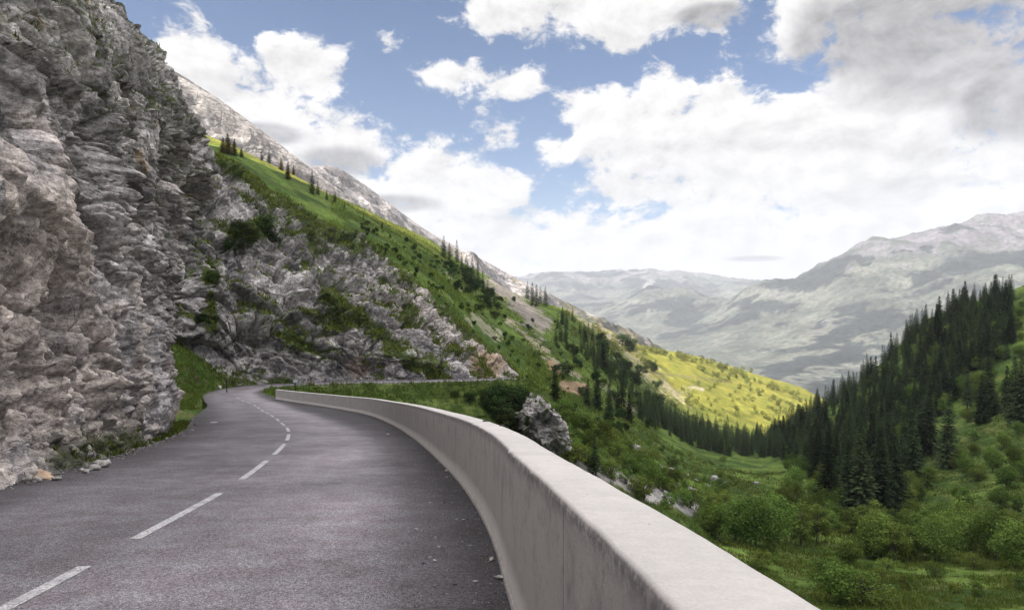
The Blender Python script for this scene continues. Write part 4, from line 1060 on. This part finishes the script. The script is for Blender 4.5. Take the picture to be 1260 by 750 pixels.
# ------------------------------------------------------------------ stones, posts
def stone(name, loc, size, mat, seed, label, group=None, rot=(0, 0, 0), cat='stone', sub=3):
    o = link(name, boulder_mesh(name, size, mat, seed, sub)); o.location = loc; o.rotation_euler = rot
    return tag(o, label, cat, group)
def on_road(px, py, dz=0.):
    for d in np.linspace(4, 95, 3000):
        z = zprof(d)
        if (HY - py) / F * d <= z: return np.array([(px - HX) / F * d, d, z + dz])
p = on_road(64, 588); stone('fallen_rock', p + [-.28, 0, .07], (.36, .16, .075), M['stone_tan'], 3, 'flat tan slab of rock lying at the foot of the cliff by the road', None, (.1, .16, -.35), 'rock')
for k, (px, py, s) in enumerate(((122,578,.12),(131,574,.17),(113,581,.08),(78,590,.08),(54,592,.09),(41,590,.11),(108,579,.06))):
    p = on_road(px, py); stone('fallen_stone', p + [-.12, 0, s * .3], (s, s * .8, s * .6), M['stone'], 30 + k, 'small grey stone lying on the verge at the foot of the near cliff', 'fallen stones on the verge', (0, 0, k))
for k, (px, py, s) in enumerate(((617,711,.035),(550,579,.05),(512,651,.018),(570,640,.022),(535,690,.02),(585,715,.016),(605,688,.03),(477,534,.05),(440,612,.012))):
    p = on_road(px, py); stone('road_grit', p + [0, 0, s * .25], (s * 1.5, s * .7, s * .4), M['stone'], 50 + k, 'small chip of stone lying on the asphalt near the parapet', 'stone chips on the road', (0, 0, k * 1.3))
for k, (px, py, s, lab) in enumerate(((598,519,.055,'dark lump of dirt lying on top of the parapet, the larger of two'), (618,524.5,.045,'dark lump of dirt lying on top of the parapet, the smaller of two'))):
    d = 414 / (py - 483); stone('dirt_clod', at(px, py, d) + [0, 0, .01], (s, s * .7, s * .35), M['stone_dark'], 70 + k, lab, None, (0, 0, k))
def gravel(name, P, size, colr, seed, label):
    V0, F0 = ico(1); r = np.random.default_rng(seed); n = len(P)
    A = r.normal(size=(n, 3, 3)); A = A / np.linalg.norm(A, axis=2, keepdims=True) * size[:, None, None] * np.array([1, .8, .6])[None, :, None]
    V = np.einsum('vk,nkj->nvj', V0, A) * np.array([1, 1, .6]) + P[:, None, :]
    Fa = (F0[None] + (np.arange(n) * len(V0))[:, None, None]).reshape(-1, 3)
    c = np.repeat(colr, len(V0), 0)
    tag(link(name, mesh_from(name, V, Fa, 3, M['gravel'], c)), label, 'gravel', kind='stuff')
m_, t_, o_ = new_mat('gravel'); principled(t_, o_, t_.node('ShaderNodeVertexColor', layer_name='col').outputs[0], .9, .2); M['gravel'] = m_
r_ = np.random.default_rng(44)
n = 11000; yy = 4 + 60 * r_.random(n) ** 1.7; k = np.array([np.argmin(np.abs(RC[:_iy, 1] - y)) for y in yy]); e = np.abs(r_.exponential(.42, n))
Pg = road_pt(k, HR[k] - .06 - e, .002); gc = r_.uniform(.05, .32, (n, 1)) ** 1.2 * np.array([[1, .95, .95]])
gravel('gravel', Pg, r_.uniform(.004, .014, n) * (1 + 1.5 * (r_.random(n) > .97)), gc, 45, 'loose grit lying on the asphalt along the parapet')
n = 4200; yy = 9 + 36 * r_.random(n) ** 1.3; k = np.array([np.argmin(np.abs(RC[:_iy, 1] - y)) for y in yy]); e = r_.normal(-.05, .22, n)
Pg = road_pt(k, -(HL[k] + .05 + e), .01); gc = r_.uniform(.05, .34, (n, 1)) * np.array([[1, .93, .87]])
gravel('gravel', Pg, r_.uniform(.008, .035, n) * (1 + 2.2 * (r_.random(n) > .965)), gc, 46, 'broken rock and grit along the foot of the near cliff')
# pale boulders scattered on the slope
k = 0
for (px, py, s) in ((800,560,1.0),(812,575,1.3),(826,578,1.0),(838,588,1.1),(846,585,.8),(832,596,.9),(818,590,.7),(790,568,.8),(806,585,.8),(856,592,.9),(785,555,2.6),(792,558,1.8),(880,592,2.4),(893,596,1.6),(870,598,1.2),(930,596,1.4),(760,575,.8),(850,604,1.2),(820,603,.9),(700,548,1.2),(715,565,1.4),(765,592,1.2),(835,618,1.4),(815,612,1.1)):
    p = hit(px, py, 95.); k += 1
    if p is None: continue
    stone('boulder', p, (s, s * .8, s * .65), M['rock_mid'], 100 + k, 'pale grey boulder lying among the bushes on the valley slope', 'boulders on the valley slope', (0, 0, k), 'boulder')
# rubble along the foot of the far cliff
rr = random.Random(9)
for k in range(46):
    i = rr.randrange(int(np.argmax(RC[:, 1] > 108)), NS - 90); off = -(HL[i] + rr.uniform(.3, 1.8)); s = rr.uniform(.18, .5)
    stone('rubble_stone', road_pt(np.array([i]), np.array([off]))[0] + [0, 0, s * .3], (s, s * .9, s * .7), M['stone'], 200 + k, 'pale stone in the rubble at the foot of the cliff beyond the bend', 'rubble along the bend', (0, 0, k))

def post(px, py, d, h, label, sign=False):
    root = link('marker_post', None); root.location = at(px, py, d)
    v, f_ = tube([(0, 0, -.4), (0, 0, h * .5), (0, 0, h)], [.075, .07, .06], 10)
    link('pole', mesh_from('pole', v, f_, 4, M['post']), root)
    import bmesh
    bm = bmesh.new(); bmesh.ops.create_cube(bm, size=1)
    for vv_ in bm.verts: vv_.co = (vv_.co.x * (.62 if sign else .24), vv_.co.y * .05, vv_.co.z * (.5 if sign else .3))
    bmesh.ops.bevel(bm, geom=bm.edges[:], offset=.015, segments=2, affect='EDGES')
    me = bpy.data.meshes.new('panel'); bm.to_mesh(me); bm.free(); me.materials.append(M['sign'] if sign else M['post'])
    pl = link('panel', me, root); pl.location = (.0, -.10, h + (.18 if sign else -.18)); pl.rotation_euler = (0, .2 if sign else 0, .3)
    tag(root, label, 'post'); return root
post(279, 487, 103, 2.2, 'dark marker post at the inside of the bend beside the grass bank')
post(363.5, 482, 112, 1.5, 'dark post with a pale panel behind the far end of the parapet', True)

# in the small groups, say which one by its size
ORD = ['', 'second', 'third', 'fourth', 'fifth', 'sixth', 'seventh', 'eighth', 'ninth', 'tenth', 'eleventh', 'twelfth', 'thirteenth', 'fourteenth', 'fifteenth', 'sixteenth', 'seventeenth']
grp_ = {}
for ob in COL.objects:
    if ob.parent is None and ob.get('group'): grp_.setdefault((ob['group'], ob['label']), []).append(ob)
def seen_size(ob):
    dims = max(ob.dimensions) if ob.type == 'MESH' else ob.scale[2] * 20 * (1 if 'spruce' in ob.name or 'larch' in ob.name else .45)
    return dims / max(1., ob.location.length)
bpy.context.view_layer.update()
for L in grp_.values():
    if len(L) > 17: continue
    L.sort(key=seen_size, reverse=True)
    for k, ob in enumerate(L):
        for w_ in ('large ', 'small ', 'single '): 
            if ob['label'].startswith(w_): ob['label'] = ob['label'][len(w_):]
        ob['label'] = ('smallest' if k == len(L) - 1 and k else (ORD[k] + ' largest').strip()) + ' ' + ob['label']

# ------------------------------------------------------------------ sun, cloud that shades the foreground, sky
SUN = np.array([-.80, -.42, .86]); SUN /= np.linalg.norm(SUN)
el = math.asin(SUN[2]); rot = math.atan2(SUN[0], SUN[1])
sl = bpy.data.lights.new('sun', 'SUN'); sl.energy = 4.8; sl.angle = math.radians(.55); sl.color = (1., .94, .83)
so = bpy.data.objects.new('sun', sl); COL.objects.link(so)
from mathutils import Vector
so.rotation_euler = Vector(SUN).to_track_quat('Z', 'Y').to_euler(); so.location = (-300, -300, 900)

CLH = 2600.
shade = [(-900,-700,60),(-900,200,80),(-420,345,110),(-200,392,88),(-115,440,78),(-40,545,45),(60,680,-20),(150,790,-90),(245,850,-125),(330,860,-120),(420,800,-60),(520,760,0),(900,800,150),(1300,600,250),(1300,-700,0)]
poly = np.array([np.array(p_) + SUN * ((CLH - p_[2]) / SUN[2]) for p_ in shade])[:, :2]
def poly_sdf(x, y, pg):
    d = np.full(x.shape, 1e18); ins = np.zeros(x.shape, bool); n = len(pg)
    for i in range(n):
        a = pg[i]; b = pg[(i + 1) % n]; e = b - a; t = np.clip(((x - a[0]) * e[0] + (y - a[1]) * e[1]) / (e @ e), 0, 1)
        d = np.minimum(d, (x - a[0] - t * e[0])**2 + (y - a[1] - t * e[1])**2)
        c = ((a[1] > y) != (b[1] > y)) & (x < (b[0] - a[0]) * (y - a[1]) / (b[1] - a[1] + 1e-9) + a[0]); ins ^= c
    return np.where(ins, np.sqrt(d), -np.sqrt(d))
lo_, hi_ = poly.min(0) - 120, poly.max(0) + 120
gx, gy = np.meshgrid(np.linspace(lo_[0], hi_[0], 260), np.linspace(lo_[1], hi_[1], 240), indexing='ij')
sd_ = poly_sdf(gx, gy, poly) + 24 * fbm(np.stack([gx / 90, gy / 90, gx * 0], -1), 4, 900)
th = np.sqrt(np.clip(sd_, 0, 160) * 160) 
bump_ = fbm(np.stack([gx / 130, gy / 130, gx * 0 + 3], -1), 4, 910)
top = np.stack([gx, gy, CLH + th * (1 + .5 * bump_)], -1); bot = np.stack([gx, gy, CLH - th * .12 * (1 + bump_)], -1)
q = grid_faces(260, 240); keepv = (sd_.ravel() > -2); kq = keepv[q].all(1); q = q[kq]
V = np.concatenate([top.reshape(-1, 3), bot.reshape(-1, 3)]); Fq = np.concatenate([q, q[:, ::-1] + 260 * 240])
m, t, out = new_mat('cloud'); b = t.node('ShaderNodeBsdfDiffuse'); b.inputs[0].default_value = (.9, .9, .9, 1); tr = t.node('ShaderNodeBsdfTranslucent'); tr.inputs[0].default_value = (.9, .9, .9, 1)
mx = t.node('ShaderNodeMixShader'); mx.inputs[0].default_value = .3; t.l.new(b.outputs[0], mx.inputs[1]); t.l.new(tr.outputs[0], mx.inputs[2]); t.l.new(mx.outputs[0], out.inputs[0])
me = mesh_from('cloud', V, Fq, 4, m, None, True)
co = link('cloud', me); tag(co, kind='stuff')

# haze
HAZE = .62e-4
hz = np.array([(x, y, z) for x in (-27000, 27000) for y in (-7000, 31000) for z in (-661, 1100)], float)
fq = [(0,1,3,2),(4,6,7,5),(0,4,5,1),(2,3,7,6),(0,2,6,4),(1,5,7,3)]
m, t, out = new_mat('haze air'); pv = t.node('ShaderNodeVolumePrincipled'); pv.inputs['Color'].default_value = (.58, .615, .70, 1); pv.inputs['Density'].default_value = HAZE; pv.inputs['Anisotropy'].default_value = 0.0
t.l.new(pv.outputs[0], out.inputs['Volume'])
tag(link('haze', mesh_from('haze', hz, fq, 4, m)), kind='stuff')

# sky
w = bpy.data.worlds.new('World'); SC.world = w; w.use_nodes = True; w.node_tree.nodes.clear(); t = NT(w.node_tree)
out = t.node('ShaderNodeOutputWorld')
D = t.node('ShaderNodeTexCoord').outputs['Generated']
sep = t.node('ShaderNodeSeparateXYZ'); t.l.new(D, sep.inputs[0])
az = t.m('ARCTAN2', sep.outputs[0], sep.outputs[1]); ele = t.m('ARCSINE', sep.outputs[2])
sky = t.node('ShaderNodeTexSky', sky_type='NISHITA'); sky.sun_disc = False; sky.sun_elevation = el; sky.sun_rotation = rot; sky.altitude = 1400; sky.air_density = 1.0; sky.dust_density = .6; sky.ozone_density = 2.
def blob(px, py, rx, ry, tilt=0.):
    u = (px - HX) / F; a0 = math.atan(u); e0 = math.atan((HY - py) / F * math.cos(a0)); c = math.cos(a0)
    ax, ay = rx / F * c * c, ry / F * c
    dx = t.m('SUBTRACT', az, a0); dy = t.m('SUBTRACT', ele, e0)
    if tilt:
        ct_, st_ = math.cos(math.radians(tilt)), math.sin(math.radians(tilt))
        dx, dy = t.m('ADD', t.m('MULTIPLY', dx, ct_), t.m('MULTIPLY', dy, st_)), t.m('SUBTRACT', t.m('MULTIPLY', dy, ct_), t.m('MULTIPLY', dx, st_))
    dx = t.m('MULTIPLY', dx, 1 / ax); dy = t.m('MULTIPLY', dy, 1 / ay)
    r2 = t.m('ADD', t.m('MULTIPLY', dx, dx), t.m('MULTIPLY', dy, dy))
    return t.m('SUBTRACT', 1., t.m('SQRT', r2))
def union(L):
    r = L[0]
    for x in L[1:]: r = t.m('MAXIMUM', r, x)
    return r
# vector used by the noise: direction stretched near the horizon so that clouds flatten there
wv = t.node('ShaderNodeCombineXYZ'); t.put(wv.inputs[0], az); t.put(wv.inputs[1], t.m('MULTIPLY', ele, 1.45)); wv.inputs[2].default_value = .37
nz = t.noise(wv.outputs[0], 8., 11, .64, .2)
wv2 = t.v('ADD', wv.outputs[0], (-.012, .020, 0)); nzs = t.noise(wv2, 8., 11, .64, .2)
nzh = t.noise(wv.outputs[0], 30., 8, .66, .6)
nzb = t.noise(wv.outputs[0], 3.1, 5, .55)
bl = union([blob(*b_) for b_ in (
  (240,118,80,85),(320,135,90,70),(368,86,62,45),(330,230,190,120,-30),(430,185,95,52),(520,228,105,60),(590,232,60,34),(480,290,210,75,-20),
  (640,2,75,32),(745,8,120,46),(850,4,85,32),(770,48,36,26),
  (735,130,66,36),(815,115,62,46),(790,165,80,60),(885,130,62,52),(940,210,190,120),(1075,120,115,140),(985,30,50,70),(1160,90,200,170),(1130,230,300,140),(765,238,80,30),(830,300,330,62),(640,305,120,42))])
wisp = union([blob(*b_) for b_ in ((480,54,22,20),(545,93,62,20),(628,165,42,28),(678,182,36,26),(640,100,45,26),(555,195,40,20))])
dens = union([bl, t.m('SUBTRACT', t.m('MULTIPLY', wisp, .8), .10)])
lowb = t.ramp(ele, .115, .03, -1., .8)
dens = t.m('MAXIMUM', dens, lowb)
# outside the picture: broken cover everywhere
outer = t.m('MAXIMUM', t.ramp(t.m('ABSOLUTE', az), .62, .85), t.ramp(ele, .43, .60))
dens = t.m('MAXIMUM', dens, t.m('SUBTRACT', t.m('MULTIPLY', outer, 1.35), 1.1))
cov = t.m('ADD', t.m('ADD', t.m('MULTIPLY', dens, .8), t.m('MULTIPLY', t.m('SUBTRACT', nzh, .5), 1.1)), t.m('MULTIPLY', t.m('SUBTRACT', nz, .5), 2.9))
cov_s = t.m('ADD', dens, t.m('MULTIPLY', t.m('SUBTRACT', nzs, .5), 2.7))
alpha = t.ramp(cov, -.08, .30)
alpha = t.m('MULTIPLY', alpha, 1.)
# shading of the cloud bodies
relief = t.m('SUBTRACT', nz, nzs)
grey = t.m('MAXIMUM', 0., union([blob(*b_) for b_ in ((1150,35,250,120),(1030,50,90,75),(1250,120,120,70),(880,20,60,20),(930,318,45,5),(420,200,80,26),(330,165,60,18),(480,250,90,16))]))
grey = t.ramp(t.m('ADD', grey, t.m('MULTIPLY', t.m('SUBTRACT', nzb, .5), .5)), .05, .55)
br = t.m('SUBTRACT', 1.02, t.m('MULTIPLY', grey, .46))
br = t.m('ADD', br, t.m('MULTIPLY', relief, 1.5))
br = t.m('SUBTRACT', br, t.m('MULTIPLY', t.ramp(nz, .42, .62), .07))
br = t.m('ADD', br, t.m('MULTIPLY', t.ramp(ele, .42, .95), 3.8))
br = t.m('MULTIPLY', br, t.m('SUBTRACT', 1., t.m('MULTIPLY', t.m('MULTIPLY', t.ramp(t.m('ABSOLUTE', az), .75, 1.3), t.ramp(ele, .6, .3)), .55)))        # unseen overhead cloud brightened to light the foreground, low cloud at the sides dimmed
CLOUD_L = .322
cc = t.mix(grey, (1., .985, .975, 1), (.97, .955, .965, 1))
cc = scalec(t, cc, t.m('MULTIPLY', br, CLOUD_L))
bg1 = t.node('ShaderNodeBackground'); t.l.new(t.v('MULTIPLY', sky.outputs[0], (.83, .91, 1.0)), bg1.inputs[0]); bg1.inputs[1].default_value = .042
bg2 = t.node('ShaderNodeBackground'); t.l.new(cc, bg2.inputs[0]); bg2.inputs[1].default_value = 1.
mx = t.node('ShaderNodeMixShader'); t.l.new(alpha, mx.inputs[0]); t.l.new(bg1.outputs[0], mx.inputs[1]); t.l.new(bg2.outputs[0], mx.inputs[2])
t.l.new(mx.outputs[0], out.inputs[0])

# ------------------------------------------------------------------ camera
cam = bpy.data.cameras.new('camera'); cam.sensor_width = 36; cam.lens = 36 * F / 1260; cam.clip_start = .05; cam.clip_end = 80000
o = bpy.data.objects.new('camera', cam); COL.objects.link(o); o.location = (0, 0, 0); o.rotation_euler = (math.pi / 2, 0, 0)
SC.camera = o
vs = SC.view_settings; vs.view_transform = 'Standard'; vs.look = 'None'; vs.gamma = 1.0; vs.use_curve_mapping = False; vs.exposure = 1.6
SC.cycles.use_denoising = True
SC.cycles.max_bounces = 6; SC.cycles.diffuse_bounces = 1; SC.cycles.transparent_max_bounces = 8; SC.cycles.volume_bounces = 0
SC.cycles.use_light_tree = False
